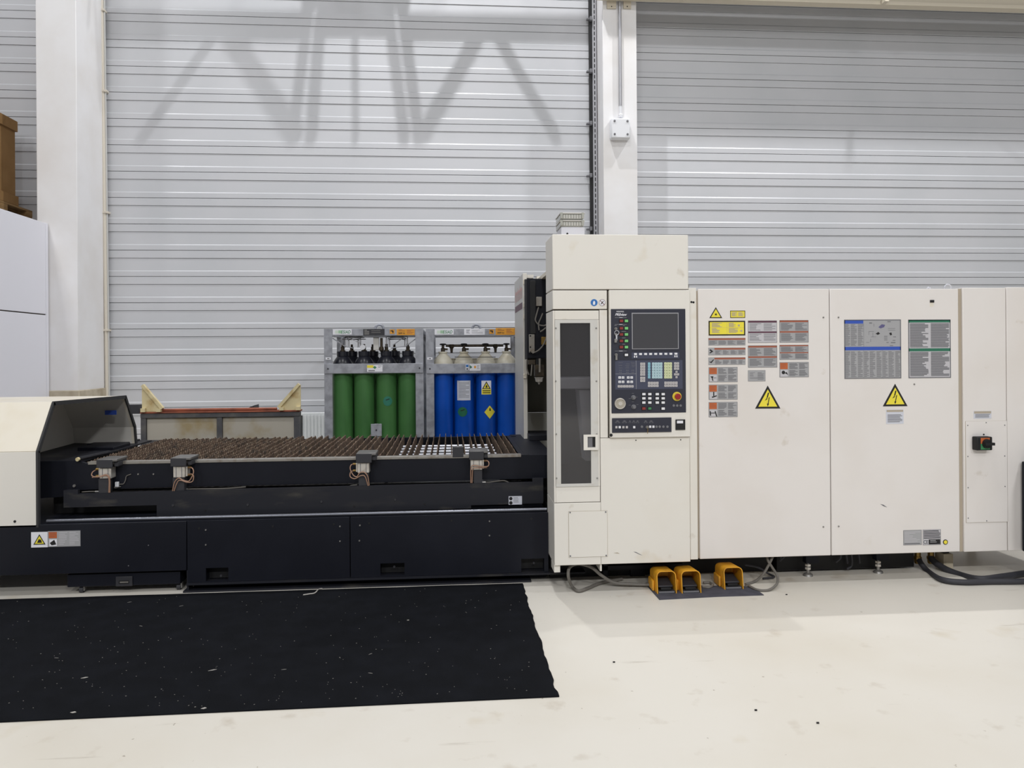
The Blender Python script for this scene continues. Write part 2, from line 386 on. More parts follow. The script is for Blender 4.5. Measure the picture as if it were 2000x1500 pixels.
# roof lattice above the picture whose members throw the shadows on the wall
TY = 8.75
def up_to(px, py, Y0=WY):                       # the spot in the lattice plane on the line from a shadow point to the lamp
    p = at(px, py, Y0); t = (Y0 - TY) / (Y0 - LAMP.y); return p + (LAMP - p) * t
lat = tag(thing('trim_1', 'steel roof lattice above the middle bay', None, (-1, TY, 7)), kind='structure')
def member(pts, w, name='lattice_bar'):
    A, B = up_to(*pts[0]), up_to(*pts[1]); d = (B - A).normalized(); n = Vector((-d.z, 0, d.x)) * w / 2
    MB().prism([A + n, B + n, B - n, A - n], (0, 0.04, 0), 'dark_grey').build(name, None, lat)
S = 9.5 / 1500 * (1 - (WY - TY) / (WY - LAMP.y))  # metres in the lattice plane per pixel of shadow
member([(200, 58), (592, 60)], 44 * S, 'chord'); member([(795, 62), (1155, 66)], 40 * S, 'chord')
member([(588, -40), (797, -40)], 116 * S, 'chord'); member([(613, 56), (768, 56)], 38 * S, 'chord')
for q, w in ((((414, 75), (268, 282)), 20), (((440, 75), (575, 282)), 24), (((935, 80), (825, 275)), 22), (((972, 80), (1090, 280)), 17),
             (((602, 0), (566, 285)), 15), (((622, 35), (604, 285)), 17), (((689, 20), (692, 285)), 9), (((757, 35), (789, 285)), 17), (((780, 0), (818, 285)), 18)):
    member(q, w * S)
gz = up_to(1600, 272).z
cg = tag(thing('blocker_girder', 'added plate girder above the right bay, blocking the lamp light', None, (5, TY, gz)), kind='structure')  # unseen girder, added to keep lamp light off the upper right wall
x0 = up_to(1240, 272).x
bx('blocker_plate', 'dark_grey', cg, x0, 10, TY, TY + 0.03, gz, gz + 1.7); bx('flange', 'dark_grey', cg, x0, 10, TY - 0.15, TY + 0.18, gz + 1.7, gz + 1.74)

# ================================================================== wall services
def clip_pipe(name, label, pxs, Y, r, m, clips, cm, z0=0.0, cat='pipe'):
    p0, p1 = at(*pxs[0], Y), at(*pxs[1], Y); d = p1 - p0
    low = p0 + d * ((z0 - p0.z) / d.z); top = p0 + d * ((6.6 - p0.z) / d.z)
    t = thing(name, label, cat, low); MB().cyl(low, top, r, n=12).build('pipe', m, t)
    for cy in clips:
        c = at(pxs[0][0] + (pxs[1][0] - pxs[0][0]) * (cy - pxs[0][1]) / (pxs[1][1] - pxs[0][1]), cy, Y)
        MB().box(c.x - r * 1.9, c.x + r * 1.9, Y - r * 1.3, WY + 0.01 if Y > 9.3 else Y + r * 1.5, c.z - 0.012, c.z + 0.012, cm).build('clip', None, t, 0.003)
    return t
clip_pipe('wall_pipe', 'cream pipe clipped to the wall, the one nearer the wide column', ((198.5, 0), (208.5, 760)), 9.44, 0.018, 'pipe_cream', (20, 178, 415, 645), 'pipe_cream')
clip_pipe('wall_pipe', 'thin grey pipe on the wall, just right of the cream pipe', ((203.5, 0), (213, 760)), 9.46, 0.012, 'side_grey', (178, 415), 'pipe_cream')
t = thing('cable_riser', 'black vertical cable strip with grey clamps left of the narrow column', 'cable', at(1154, 900, 9.45))
p0, p1 = at(1153.5, 0, 9.45), at(1157, 458, 9.45); d = (p1 - p0) / (p1.z - p0.z)
lo = p0 + d * (0.0 - p0.z); hi = p0 + d * (6.6 - p0.z)
MB().prism([lo + Vector((-0.022, 0, 0)), lo + Vector((0.022, 0, 0)), hi + Vector((0.022, 0, 0)), hi + Vector((-0.022, 0, 0))], (0, 0.045, 0)).build('strip', 'pitch', t)
for py in (37, 139, 241, 343, 447):
    c = at(1152, py, 9.43)
    MB().box(c.x - 0.005, c.x + 0.028, 9.4, 9.46, c.z - 0.025, c.z + 0.025, 'ink_grey').box(c.x - 0.04, c.x - 0.004, 9.42, 9.47, c.z - 0.014, c.z + 0.008, 'ink_grey').build('clamp', None, t, 0.006)
t = thing('perforated_rail', 'perforated steel strut beside the black cable strip', 'rail', at(1162, 900, 9.46))
p0, p1 = at(1161, 0, 9.44), at(1163, 458, 9.44)
x0, x1 = (p0.x + p1.x) / 2 - 0.026, (p0.x + p1.x) / 2 + 0.026
bx('strut', 'pipe_grey', t, x0, x1, 9.44, 9.49, 0, 6.6, 0.003)
sl = MB().box(-0.006, 0.006, -0.001, 0.004, -0.022, 0.022).mesh('slot', 'pitch')
z = 6.2
while z > 2.3: share('slot', sl, t, ((x0 + x1) / 2, 9.4398, z)); z -= 0.0672
t = thing('conduit', 'grey conduit running down to the junction box', 'conduit', at(1211, 210, CY2))
cx = at(1211, 110, CY2 - 0.02).x; z0 = at(1211, 208, CY2).z
MB().cyl((cx, CY2 - 0.02, z0), (cx, CY2 - 0.02, 6.4), 0.02, n=14).build('pipe', 'pipe_grey', t)
MB().cyl((cx, CY2 - 0.02, at(1211, 232, CY2).z), (cx, CY2 - 0.02, z0), 0.017, n=12).build('sleeve', 'plastic_white', t)
MB().lathe((cx, CY2 - 0.035, at(1211, 231, CY2).z), [(0.02, 0), (0.026, 0.008), (0.02, 0.018), (0.026, 0.026), (0.018, 0.04)], 14).build('gland', 'plastic_white', t)
x0, x1, z0, z1 = rc(1193, 231, 1231, 271, CY2 - 0.08)
t = thing('junction_box', 'white square junction box on the narrow column', 'junction box', ((x0 + x1) / 2, CY2, z0))
bx('box_body', 'plastic_white', t, x0, x1, CY2 - 0.07, CY2, z0, z1, 0.016)
bx('box_lid', 'plastic_white', t, x0 + 0.004, x1 - 0.004, CY2 - 0.1, CY2 - 0.071, z0 + 0.004, z1 - 0.004, 0.012)
lm = MB().cyl((0, 0.002, 0), (0, -0.008, 0), 0.014, 0.012, 14).mesh('lid_screw', 'ink_grey')
for u in (0.18, 0.84):
    for w in (0.2, 0.84): share('lid_screw', lm, t, (x0 + u * (x1 - x0), CY2 - 0.1, z0 + w * (z1 - z0)))

# ================================================================== pallet and carton on the side room's roof
XF = -4.92; ZR = ZP + 0.07
yE = XF / (ray(65, 400).x) * ray(65, 400).y
t = thing('wooden_pallet', 'weathered wooden pallet on top of the white side room', 'pallet', (XF - 0.4, yE - 0.6, ZR))
for i in range(3):
    y1 = yE - i * 0.53
    for k in range(2):
        x1 = XF - k * 0.34
        bx('block', 'wood', t, x1 - 0.12, x1, y1 - 0.14, y1, ZR + 0.022, ZR + 0.155)
    bx('cross_board', 'wood', t, XF - 0.8, XF, y1 - 0.14, y1, ZR + 0.156, ZR + 0.178)
for k in range(2): x1 = XF - k * 0.34; bx('bottom_board', 'wood', t, x1 - 0.12, x1, yE - 1.2, yE, ZR, ZR + 0.021)
for k in range(5): x1 = XF - k * 0.165; bx('deck_board', 'wood', t, x1 - 0.13, x1, yE - 1.2, yE, ZR + 0.179, ZR + 0.2, 0.002)
zc0 = ZR + 0.202
cy1 = XF / ray(37, 300).x * ray(37, 300).y; ztop = at(37, 238, cy1).z
t = thing('cardboard_box', 'tall brown cardboard box with a lid standing on the pallet', 'box', (XF - 0.35, cy1 - 0.5, zc0))
bx('box_body', 'carton', t, XF - 0.72, XF - 0.03, cy1 - 1.05, cy1 - 0.02, zc0, ztop - 0.02, 0.004)
bx('box_lid', 'carton', t, XF - 0.735, XF - 0.01, cy1 - 1.07, cy1, ztop - 0.12, ztop, 0.004)
bx('bottom_flap', 'carton', t, XF - 0.03, XF - 0.005, cy1 - 1.0, cy1 + 0.0, zc0, zc0 + 0.11, 0.004)

# ================================================================== radiator
x0, x1, z0, z1 = rc(585, 806, 650, 870, 9.36)
z0 = 0.15
t = thing('radiator', 'white panel radiator on the wall beside the green cylinder cage', 'radiator', ((x0 + x1) / 2, 9.4, z0))
bx('panel', 'radiator', t, x0, x1 + 0.6, 9.37, 9.44, z0, z1, 0.008)
for xx in (x0 + 0.1, x1 + 0.4): bx('wall_bracket', 'radiator', t, xx, xx + 0.04, 9.441, 9.495, z1 - 0.2, z1 - 0.1)
MB().cyl((x0 + 0.04, 9.41, 0), (x0 + 0.04, 9.41, z0 + 0.01), 0.011, n=10).build('feed_pipe', 'radiator', t)
fm = MB().box(-0.011, 0.011, -0.012, 0, 0, z1 - z0 - 0.05).mesh('fin', 'radiator')
k = 0
while x0 + 0.03 + k * 0.041 < x1 + 0.58: share('fin', fm, t, (x0 + 0.03 + k * 0.041, 9.37, z0 + 0.02)); k += 1

# ================================================================== old rack behind the table (dark frame, grey boards, triangular brackets)
RY = 7.62
x0, x1, z0, z1 = rc(274, 806, 586, 862, RY)
t = thing('storage_rack', 'old dark steel rack with grey boards and triangular cream brackets behind the slat table', 'rack', ((x0 + x1) / 2, RY + 0.2, 0))
bx('top_rail', 'frame_iron', t, x0, x1, RY, RY + 0.06, z1 - 0.045, z1, 0.004)
bx('bottom_rail', 'frame_iron', t, x0, x1, RY, RY + 0.06, z0 - 0.02, z0 + 0.02, 0.004)
xm = at(429, 830, RY).x
for xa, xb in ((x0, x0 + 0.05), (xm - 0.03, xm + 0.02), (x1 - 0.06, x1)): bx('post', 'frame_iron', t, xa, xb, RY + 0.005, RY + 0.065, 0, z1 - 0.046, 0.004)
bx('board', 'board_grey', t, x0 + 0.052, xm - 0.032, RY + 0.03, RY + 0.045, 0.45, z1 - 0.047)
bx('board', 'board_grey', t, xm + 0.022, x1 - 0.062, RY + 0.03, RY + 0.045, 0.45, z1 - 0.047)
for xa in (x0, x1 - 0.06): bx('rear_post', 'frame_iron', t, xa, xa + 0.06, RY + 0.1, RY + 0.14, 0, z1 - 0.046)
MB().box(x0, x1, RY - 0.01, RY + 0.12, z1 + 0.001, z1 + 0.016, 'red_oxide').build('red_plate', None, t, 0.003)
xa, xb = at(312, 800, RY).x, at(540, 800, RY).x
MB().cyl((xa, RY + 0.02, z1 + 0.03), (xb, RY + 0.02, z1 + 0.03), 0.014, n=10).build('red_bar', 'red_oxide', t)
xq = at(470, 796, RY).x; MB().prism([(xq, RY + 0.1, z1 + 0.017), (xq + 0.1, RY + 0.1, z1 + 0.06), (xq + 0.1, RY + 0.1, z1 + 0.017)], (0, 0.2, 0), 'dark_grey').build('wedge', None, t)
for (tx, ty), (ex, ey), s in (((277, 754), (316, 804), 1), ((587, 752), (547, 802), -1)):
    A, Bv = at(tx, ty, RY), at(ex, ey, RY); zz = z1 + 0.017
    g1 = MB().prism([(A.x, RY, A.z), (A.x, RY, zz), (Bv.x, RY, zz), (Bv.x, RY, zz + 0.02)], (0, 0.012, 0), 'cream_old').build('triangle_bracket', None, t)
    d = Vector((Bv.x - A.x, 0, zz + 0.02 - A.z)); nn = Vector((-d.z, 0, d.x)).normalized() * 0.028 * s
    MB().prism([(A.x, RY - 0.03, A.z), Vector((A.x, RY - 0.03, A.z)) + nn, Vector((Bv.x, RY - 0.03, zz + 0.02)) + nn, (Bv.x, RY - 0.03, zz + 0.02)], (0, 0.045, 0), 'cream_old').build('brace', None, g1)
    bx('foot', 'cream_old', g1, min(A.x, A.x + s * 0.04), max(A.x, A.x + s * 0.04), RY - 0.04, RY, zz, zz + 0.035)
    bx('foot', 'cream_old', g1, min(Bv.x, Bv.x - s * 0.04), max(Bv.x, Bv.x - s * 0.04), RY - 0.04, RY, zz, zz + 0.03)
u0, u1, w0, w1 = rc(246, 790, 275, 808, RY + 0.05); bx('side_arm', 'dark_grey', t, u0 - 0.3, u1, RY + 0.02, RY + 0.09, w0, w1, 0.004)

# ================================================================== gas cylinder cages
KY = 8.0
ORD = ['leftmost', 'second from the left', 'third from the left', 'rightmost']
def cage(pxl, pxr, name, label, amber_x, posts_r=True):
    x0, x1 = at(pxl, 700, KY).x, at(pxr, 700, KY).x; zt = at((pxl + pxr) / 2, 642, KY).z
    t = thing(name, label, 'cage', ((x0 + x1) / 2, KY + 0.45, 0), 'galvanised gas cylinder cages')
    w = 0.082; dep = 0.95
    for xa in (x0, x1 - w):
        MB().box(xa, xa + w, KY, KY + 0.012, 0, zt).box(xa if xa == x0 else xa + w - 0.012, xa + 0.012 if xa == x0 else xa + w, KY + 0.012, KY + w, 0, zt).build('corner_post', 'galv', t)
        MB().box(xa, xa + w, KY + dep - 0.06, KY + dep, 0, zt - 0.01).build('corner_post', 'galv', t)
    zl = at((pxl + pxr) / 2, 655, KY).z
    MB().box(x0 + w, x1 - w, KY + 0.004, KY + 0.016, zl, zt - 0.002).box(x0 + w, x1 - w, KY + 0.016, KY + 0.07, zl, zl + 0.008).build('top_beam', 'galv', t)
    bx('top_beam', 'galv', t, x0 + w, x1 - w, KY + dep - 0.05, KY + dep, zl, zt - 0.01)
    for xa in (x0, x1 - 0.05): bx('side_beam', 'galv', t, xa, xa + 0.05, KY + w, KY + dep - 0.06, zl, zt - 0.01)
    z1, z0 = at((pxl + pxr) / 2, 710, KY).z, at((pxl + pxr) / 2, 729, KY).z
    bx('middle_band', 'galv', t, x0 + 0.004, x1 - 0.004, KY - 0.012, KY - 0.001, z0, z1, 0.002)
    bx('middle_band', 'galv', t, x0 + 0.004, x1 - 0.004, KY + dep + 0.001, KY + dep + 0.012, z0, z1, 0.002)
    bx('floor_plate', 'galv', t, x0 + w + 0.002, x1 - w - 0.002, KY + 0.02, KY + dep - 0.07, 0.1, 0.14)
    for xa in (x0 + 0.04, x1 - 0.04): share('bolt', SCREW_BIG, t, (xa, KY - 0.012, (z0 + z1) / 2))
    xe = (x0 + x1) / 2 + 0.02
    bx('roof_plate', 'galv', t, x0 + w + 0.002, x1 - w - 0.002, KY + 0.071, KY + dep - 0.051, zl + 0.004, zl + 0.01)
    MB().torus((xe, KY + 0.4, zt + 0.012), 0.044, 0.014, 'y', 20, 8).build('lifting_eye', 'galv', t)
    bx('eye_bar', 'galv', t, x0 + 0.052, x1 - 0.052, KY + 0.37, KY + 0.43, zl + 0.011, zt - 0.02)
    return t, x0, x1, zt
ta, ax0, ax1, azt = cage(633, 827, 'cylinder_cage', 'galvanised cage holding the green gas cylinders', 0)
tb, bx0, bx1, bzt = cage(832, 1026, 'cylinder_cage', 'galvanised cage holding the blue gas cylinders', 0)
YS = KY + 0.003
def siad(parent, px0, px1, faded):
    s = Sticker(parent, 'name_plate', px0, 643, px1, 653.5, YS, 'label_white')
    s.rect(0.12, 0.22, 0.3, 0.8, 'fade_green1').rect(0.3, 0.2, 0.47, 0.8, 'fade_green2'); s.layer(); s.text('ESIAD', 0.44, 0.82, 0.94, 0.2, 'text_green', 0.25, 0.012); s.done()
siad(ta, 650, 687, 0); siad(tb, 849, 886, 1)
s = Sticker(ta, 'manifold_plate', 709.5, 642.5, 751, 655, YS - 0.004, 'dark_grey'); s.lines(0.05, 0.12, 0.28, 0.95, 4, 'steel', 0.5, 3).lines(0.38, 0.25, 0.95, 0.8, 2, 'steel', 0.2, 5); s.done()
s = Sticker(ta, 'weight_label', 775, 642.5, 810, 654.5, YS, 'label_amber'); s.lines(0.1, 0.1, 0.46, 0.5, 2, 'sign_maroon', 0.3, 1); s.text('2009 kg', 0.08, 0.9, 0.46, 0.55, 'ink_black', bold=0.02).lines(0.56, 0.15, 0.95, 0.85, 4, 'label_rust', 0.35, 2); s.done()
s = Sticker(tb, 'weight_label', 968, 640.5, 1006, 654, YS, 'label_amber'); s.lines(0.1, 0.15, 0.44, 0.5, 2, 'sign_maroon', 0.3, 1); s.text('2009 kg', 0.08, 0.88, 0.44, 0.58, 'ink_black', bold=0.02).lines(0.55, 0.15, 0.92, 0.85, 4, 'label_rust', 0.35, 2); s.done()
for par, px in ((ta, 766), (tb, 960)):
    s = Sticker(par, 'hazard_mark', px - 4.5, 643.5, px + 4.5, 652, YS, 'label_amber'); s.poly([(0.3, 0.3), (0.7, 0.15), (0.85, 0.6), (0.6, 0.9), (0.5, 0.5)], 'ink_black').rect(0.15, 0.2, 0.4, 0.45, 'ink_black'); s.done()
s = Sticker(tb, 'paper_label', 906.5, 642, 947, 654, YS - 0.002, 'label_white'); s.lines(0.1, 0.15, 0.28, 0.85, 4, 'ink_grey', 0.4, 4).lines(0.36, 0.2, 0.9, 0.9, 4, 'ink_grey', 0.25, 7); s.done()
YB = KY - 0.013
s = Sticker(ta, 'content_label', 717, 713, 747, 726, YB, 'label_white'); s.rect(0, 0.02, 0.42, 0.42, 'label_yellow').poly([(0.38, 0.35), (0.5, 0.12), (0.62, 0.35), (0.5, 0.6)], 'text_green').lines(0.72, 0.1, 0.95, 0.5, 2, 'ink_grey', 0.3).rect(0.08, 0.75, 0.5, 0.9, 'ink_grey'); s.done()
s = Sticker(tb, 'content_label', 917, 711, 938.5, 724, YB, 'label_white'); s.poly([(0.02, 0.5), (0.02, 0.15), (0.25, 0.45), (0.08, 0.7)], 'label_green').poly([(0.38, 0.45), (0.5, 0.2), (0.62, 0.45), (0.5, 0.7)], 'label_amber').lines(0.66, 0.2, 0.92, 0.85, 4, 'ink_grey', 0.3); s.done()
s = Sticker(tb, 'content_label', 909.5, 711, 915.5, 723, YB, 'label_white'); s.rect(0.1, 0.1, 0.9, 0.5, 'sign_blue').rect(0.25, 0.68, 0.75, 0.92, 'ink_black'); s.done()
for par, px in ((ta, 641), (tb, 839.5)):
    s = Sticker(par, 'tag_plate', px - 5, 698, px + 5, 702.5, KY - 0.0005, 'label_white'); s.rect(0.3, 0.3, 0.75, 0.7, 'ink_grey'); s.done()
def cylinder(x, y, body, shoulder, label, group, valve, neck_z):
    t = thing('gas_cylinder', label, 'gas cylinder', (x, y, 0.142), group)
    R = 0.1065; zs = 1.425
    MB().lathe((x, y, 0.142), [(R * 0.9, 0), (R, 0.015), (R, zs - 0.142)], 28).build('cylinder_body', body, t)
    H_ = neck_z - zs
    if valve == 'pipe': pr = [(R, 0), (R * 0.98, H_ * 0.12), (R * 0.9, H_ * 0.3), (R * 0.76, H_ * 0.48), (R * 0.6, H_ * 0.62), (R * 0.52, H_ * 0.68), (0.06, H_ * 0.7), (0.061, H_ * 0.98), (0.056, H_)]
    else: pr = [(R, 0), (R * 0.99, H_ * 0.15), (R * 0.93, H_ * 0.34), (R * 0.8, H_ * 0.52), (R * 0.6, H_ * 0.68), (R * 0.44, H_ * 0.8), (0.04, H_ * 0.88), (0.048, H_ * 0.9), (0.048, H_)]
    MB().lathe((x, y, zs), pr, 28).build('shoulder', shoulder, t)
    if valve == 'wheel':
        v = MB().lathe((x, y, neck_z), [(0.022, 0), (0.022, 0.035), (0.014, 0.04), (0.014, 0.07)], 12, 'bronze_dark').cyl((x, y, neck_z + 0.025), (x + 0.05, y, neck_z + 0.025), 0.011, n=10).build('valve', None, t)
        MB().lathe((x, y, neck_z + 0.066), [(0.012, 0), (0.034, 0.004), (0.036, 0.012), (0.028, 0.018), (0.01, 0.02)], 16, 'pitch').build('handwheel', None, v)
    elif valve == 'pipe':
        MB().lathe((x, y, neck_z), [(0.03, 0), (0.03, 0.01), (0.018, 0.012), (0.02, 0.045), (0.012, 0.05), (0.012, 0.075)], 12, 'bronze_dark').build('valve', None, t)
    return t
YC = KY + 0.135
gx = [at(p, 800, YC).x for p in (670, 712, 755.5, 797.5)]
bxs = [at(p, 800, YC).x for p in (866, 907, 949, 990)]
GC, BC = [], []
for i in range(4):
    GC.append(cylinder(gx[i], YC, 'green_cyl', 'black_cyl', 'front-row green gas cylinder with black shoulder, %s in the cage' % ORD[i], 'green gas cylinders', 'pipe', at(712, 686, YC).z))
    BC.append(cylinder(bxs[i], YC, 'blue_cyl', 'white_cyl', 'front-row blue gas cylinder with white shoulder, %s in the cage' % ORD[i], 'blue gas cylinders', 'wheel', at(907, 686.5, YC).z))
for i in range(3):
    cylinder(gx[i] + 0.068, YC + 0.212, 'green_cyl', 'black_cyl', 'green gas cylinder in the second row behind the gap between %s front cylinders' % ('the left two', 'the middle two', 'the right two')[i], 'green gas cylinders', 'pipe', at(712, 686, YC).z)
    cylinder(bxs[i] + 0.1, YC + 0.212, 'blue_cyl', 'white_cyl', 'blue gas cylinder in the second row behind the gap between %s front cylinders' % ('the left two', 'the middle two', 'the right two')[i], 'blue gas cylinders', 'none', at(907, 687, YC).z - 0.07)
# copper/steel pigtail pipes of the green bundle
nz = at(712, 686, YC).z
yy = YC
mf = thing('gas_manifold', 'steel pipe manifold with a round gauge above the black cylinder necks', 'manifold', (gx[1], yy, nz))
def pipe(pts, r=0.005, m='chrome'): MB().tube(pts, r, 6, m).build('pipe', None, mf)
for i, xx in enumerate(gx):
    for k in range(3):
        dx = 0.012 + k * 0.016 + (0.02 if i in (0, 1) else -0.01); h = 0.15 - 0.014 * k; sg = 1 if i in (0, 2) else -1
        x2 = xx + sg * dx
        pipe(bez([(x2, yy - 0.03 + k * 0.02, nz + 0.04), (x2, yy - 0.03 + k * 0.02, nz + h - 0.02), (x2 + sg * 0.012, yy, nz + h), (x2 + sg * 0.17, yy + 0.05, nz + h + 0.006)], 5), 0.0042, 'chrome' if k % 2 else 'steel')
pipe([(gx[0] - 0.1, yy - 0.05, nz + 0.14), (gx[0] + 0.02, yy - 0.06, nz + 0.06), (gx[0] + 0.12, yy - 0.04, nz + 0.03)])
pipe([(gx[1] - 0.16, yy - 0.05, nz + 0.15), (gx[1] - 0.03, yy - 0.06, nz + 0.08)])
pipe([(gx[2] + 0.05, yy - 0.06, nz + 0.03), (gx[3] - 0.02, yy - 0.05, nz + 0.05), (gx[3] + 0.09, yy - 0.05, nz + 0.13)], 0.006)
pipe([(gx[2] + 0.07, yy - 0.05, nz + 0.06), (gx[3] - 0.03, yy - 0.04, nz + 0.15)])
x0, x1, z0, z1 = rc(729, 659, 740, 684, YC - 0.07); bx('valve_block', 'frame_grey', mf, x0, x1, YC - 0.07, YC - 0.03, z0, z1, 0.004)
c = at(708.5, 678, YC - 0.07); MB().cyl(c, c + Vector((0, 0.03, 0)), 0.027, n=18).build('gauge', 'plastic_white', mf)
c = at(745, 660, YC - 0.05); MB().cyl((c.x, YC - 0.05, nz + 0.01), (c.x, YC - 0.05, c.z), 0.014, n=10).lathe((c.x, YC - 0.05, nz - 0.01), [(0.01, 0), (0.024, 0.02), (0.024, 0.045), (0.014, 0.06)], 12).build('regulator', 'bronze_dark', mf)
mf = thing('gas_manifold', 'dark horizontal pipe manifold joining the white cylinder valves', 'manifold', (bxs[1], YC, nz))
zz = at(907, 675, YC).z
MB().cyl((bxs[0] + 0.03, YC + 0.06, zz), (bxs[3] - 0.03, YC + 0.06, zz), 0.014, n=10).build('pipe', 'bronze_dark', mf)
for px in (882, 968):
    q = at(px, 680, YC); MB().lathe((q.x, YC + 0.04, zz - 0.075), [(0.012, 0), (0.016, 0.045), (0.028, 0.06), (0.03, 0.075), (0.02, 0.09)], 12).build('fitting', 'bronze_dark', mf)
q0, q1 = at(888, 697.5, YC - 0.11), at(968, 697.5, YC - 0.11); MB().cyl(q0, q1, 0.0035, n=6).build('retaining_wire', 'pitch', mf)
# labels on the cylinders (curved to the bottle)
def wrap(parent, xc, yc, px0, py0, px1, py1, name, draw):
    Yf = yc - 0.1065; x0, x1, z0, z1 = rc(px0, py0, px1, py1, Yf); R = 0.1075; n = 8; b = MB(); pr = MB()
    def pos(u, v, r): x = x0 + u * (x1 - x0); dx = max(-0.98, min(0.98, (x - xc) / R)); return (xc + r * dx, yc - r * math.sqrt(1 - dx * dx), z1 + v * (z0 - z1))
    def patch(mb, u0, v0, u1, v1, m, r):
        for i in range(n):
            a, c = u0 + (u1 - u0) * i / n, u0 + (u1 - u0) * (i + 1) / n
            mb.quad([pos(a, v1, r), pos(c, v1, r), pos(c, v0, r), pos(a, v0, r)], m)
    def poly(mb, pts, m, r, k=10):               # convex outline cut into upright strips that follow the bottle
        us = [p[0] for p in pts]; a, b_ = min(us), max(us)
        def span(u):
            vs = []
            for i in range(len(pts)):
                (ua, va), (ub, vb) = pts[i], pts[(i + 1) % len(pts)]
                if abs(ua - ub) < 1e-9:
                    if abs(u - ua) < 1e-6: vs += [va, vb]
                elif min(ua, ub) - 1e-9 <= u <= max(ua, ub) + 1e-9: vs.append(va + (vb - va) * (u - ua) / (ub - ua))
            return min(vs), max(vs)
        for i in range(k):
            u0, u1 = a + (b_ - a) * i / k, a + (b_ - a) * (i + 1) / k; s0, s1 = span(u0), span(u1)
            mb.quad([pos(u0, s0[1], r), pos(u1, s1[1], r), pos(u1, s1[0], r), pos(u0, s0[0], r)], m)
    draw(b, pr, patch, poly, R)
    o = b.build(name, None, parent)
    if pr.f: pr.build('print', None, o)
def d_paper(b, pr, patch, poly, R):
    patch(b, 0, 0, 1, 1, 'label_paper', R)
    for i in range(11): patch(pr, 0.12, 0.08 + i * 0.075, 0.9 - 0.25 * (i % 3 == 2), 0.1 + i * 0.075, 'ink_grey', R + 0.0006)
def d_warn(b, pr, patch, poly, R):
    patch(b, 0, 0, 1, 1, 'label_white', R); patch(pr, 0.02, 0.62, 0.98, 0.99, 'label_yellow', R + 0.0006)
    poly(pr, [(0.06, 0.6), (0.94, 0.6), (0.5, 0.04)], 'ink_black', R + 0.0008); poly(pr, [(0.2, 0.55), (0.8, 0.55), (0.5, 0.16)], 'label_yellow', R + 0.0012)
    poly(pr, [(0.4, 0.5), (0.62, 0.5), (0.58, 0.36), (0.48, 0.28)], 'ink_black', R + 0.0016)
    for i in range(2): patch(pr, 0.12, 0.7 + i * 0.14, 0.9, 0.76 + i * 0.14, 'ink_black', R + 0.001)
def d_diamond(b, pr, patch, poly, R):
    poly(b, [(0, 0.5), (0.5, 1), (1, 0.5), (0.5, 0)], 'label_yellow', R + 0.001); poly(pr, [(0.45, 0.4), (0.62, 0.4), (0.56, 0.2), (0.5, 0.15)], 'ink_black', R + 0.0018)
def d_dot(m):
    def f(b, pr, patch, poly, R):
        poly(b, [(0.5 + 0.5 * math.cos(i * math.pi / 9), 0.5 + 0.5 * math.sin(i * math.pi / 9)) for i in range(18)], m, R + 0.001); poly(pr, [(0.28, 0.36), (0.7, 0.22), (0.72, 0.3), (0.3, 0.44)], 'ink_black', R + 0.0018)
    return f
wrap(BC[1], bxs[1], YC, 893, 743.5, 919, 782, 'paper_label', d_paper)
wrap(BC[2], bxs[2], YC, 940.5, 743.5, 959.5, 770.5, 'warning_label', d_warn)
wrap(BC[2], bxs[2], YC, 946, 792, 967, 818, 'diamond_label', d_diamond)
wrap(BC[1], bxs[1], YC, 894, 795, 913, 814, 'round_label', d_dot('green_dot'))
wrap(GC[2], gx[2], YC, 748, 774, 766, 793, 'round_label', d_dot('teal_dot'))
x0, x1, z0, z1 = rc(724.5, 828, 745.5, 852, KY - 0.01)
t = thing('clamp_plate', 'small square steel plate with a bolt in front of the green cylinders', 'plate', ((x0 + x1) / 2, KY, z0))
bx('plate', 'galv', t, x0, x1, KY - 0.012, KY, z0, z1, 0.002); MB().lathe(((x0 + x1) / 2, 0, 0), [(0.01, 0), (0.01, 0.01)], 6); share('nut', SCREW_BIG, t, ((x0 + x1) / 2, KY - 0.012, (z0 + z1) / 2))
MB().box((x0 + x1) / 2 - 0.02, (x0 + x1) / 2 + 0.02, KY + 0.001, KY + 0.02, 0.14, z1).build('bar', 'galv', t)

# ================================================================== laser cutter bed
BY = 5.2
zt = at(700, 1010, BY).z; XS1 = at(365, 1080, BY).x; XS2 = at(684, 1080, BY).x; XE = at(1071, 1080, BY).x
bed = thing('machine_bed', 'long black steel machine bed with riveted front plates', 'machine bed', (-1.5, BY + 0.9, 0))
bx('bed_core', 'black_paint', bed, -5.2, XS1, BY + 0.02, 7.1, 0.145, zt - 0.004)
bx('bed_core', 'black_paint', bed, XS1 + 0.012, XE - 0.004, BY + 0.09, 7.1, 0.0, zt - 0.004)
bx('front_plate', 'black_paint', bed, -5.2, XS1 - 0.003, BY, BY + 0.02, 0.142, zt, 0.003)
def plate_with_hole(x0, x1, hole):
    h0, h1, hz0, hz1 = hole
    m = MB().box(x0, h0, BY, BY + 0.02, 0.062, zt).box(h0, h1, BY, BY + 0.02, hz1, zt).box(h1, x1, BY, BY + 0.02, 0.062, zt)
    if hz0 > 0.065: m.box(h0, h1, BY, BY + 0.02, 0.062, hz0)
    o = m.build('front_plate', 'black_paint', bed, smooth=False)
    bx('pocket', 'pitch', o, h0, h1, BY + 0.078, BY + 0.088, hz0, hz1)
    share('bolt', SCREW_BIG, o, ((h0 + h1) / 2 + 0.02, BY + 0.02, hz0 + 0.03))
    return o
h = rc(402, 1109, 446, 1135, BY); o1 = plate_with_hole(XS1 + 0.003, XS2 - 0.003, (h[0], h[1], h[2], h[3]))
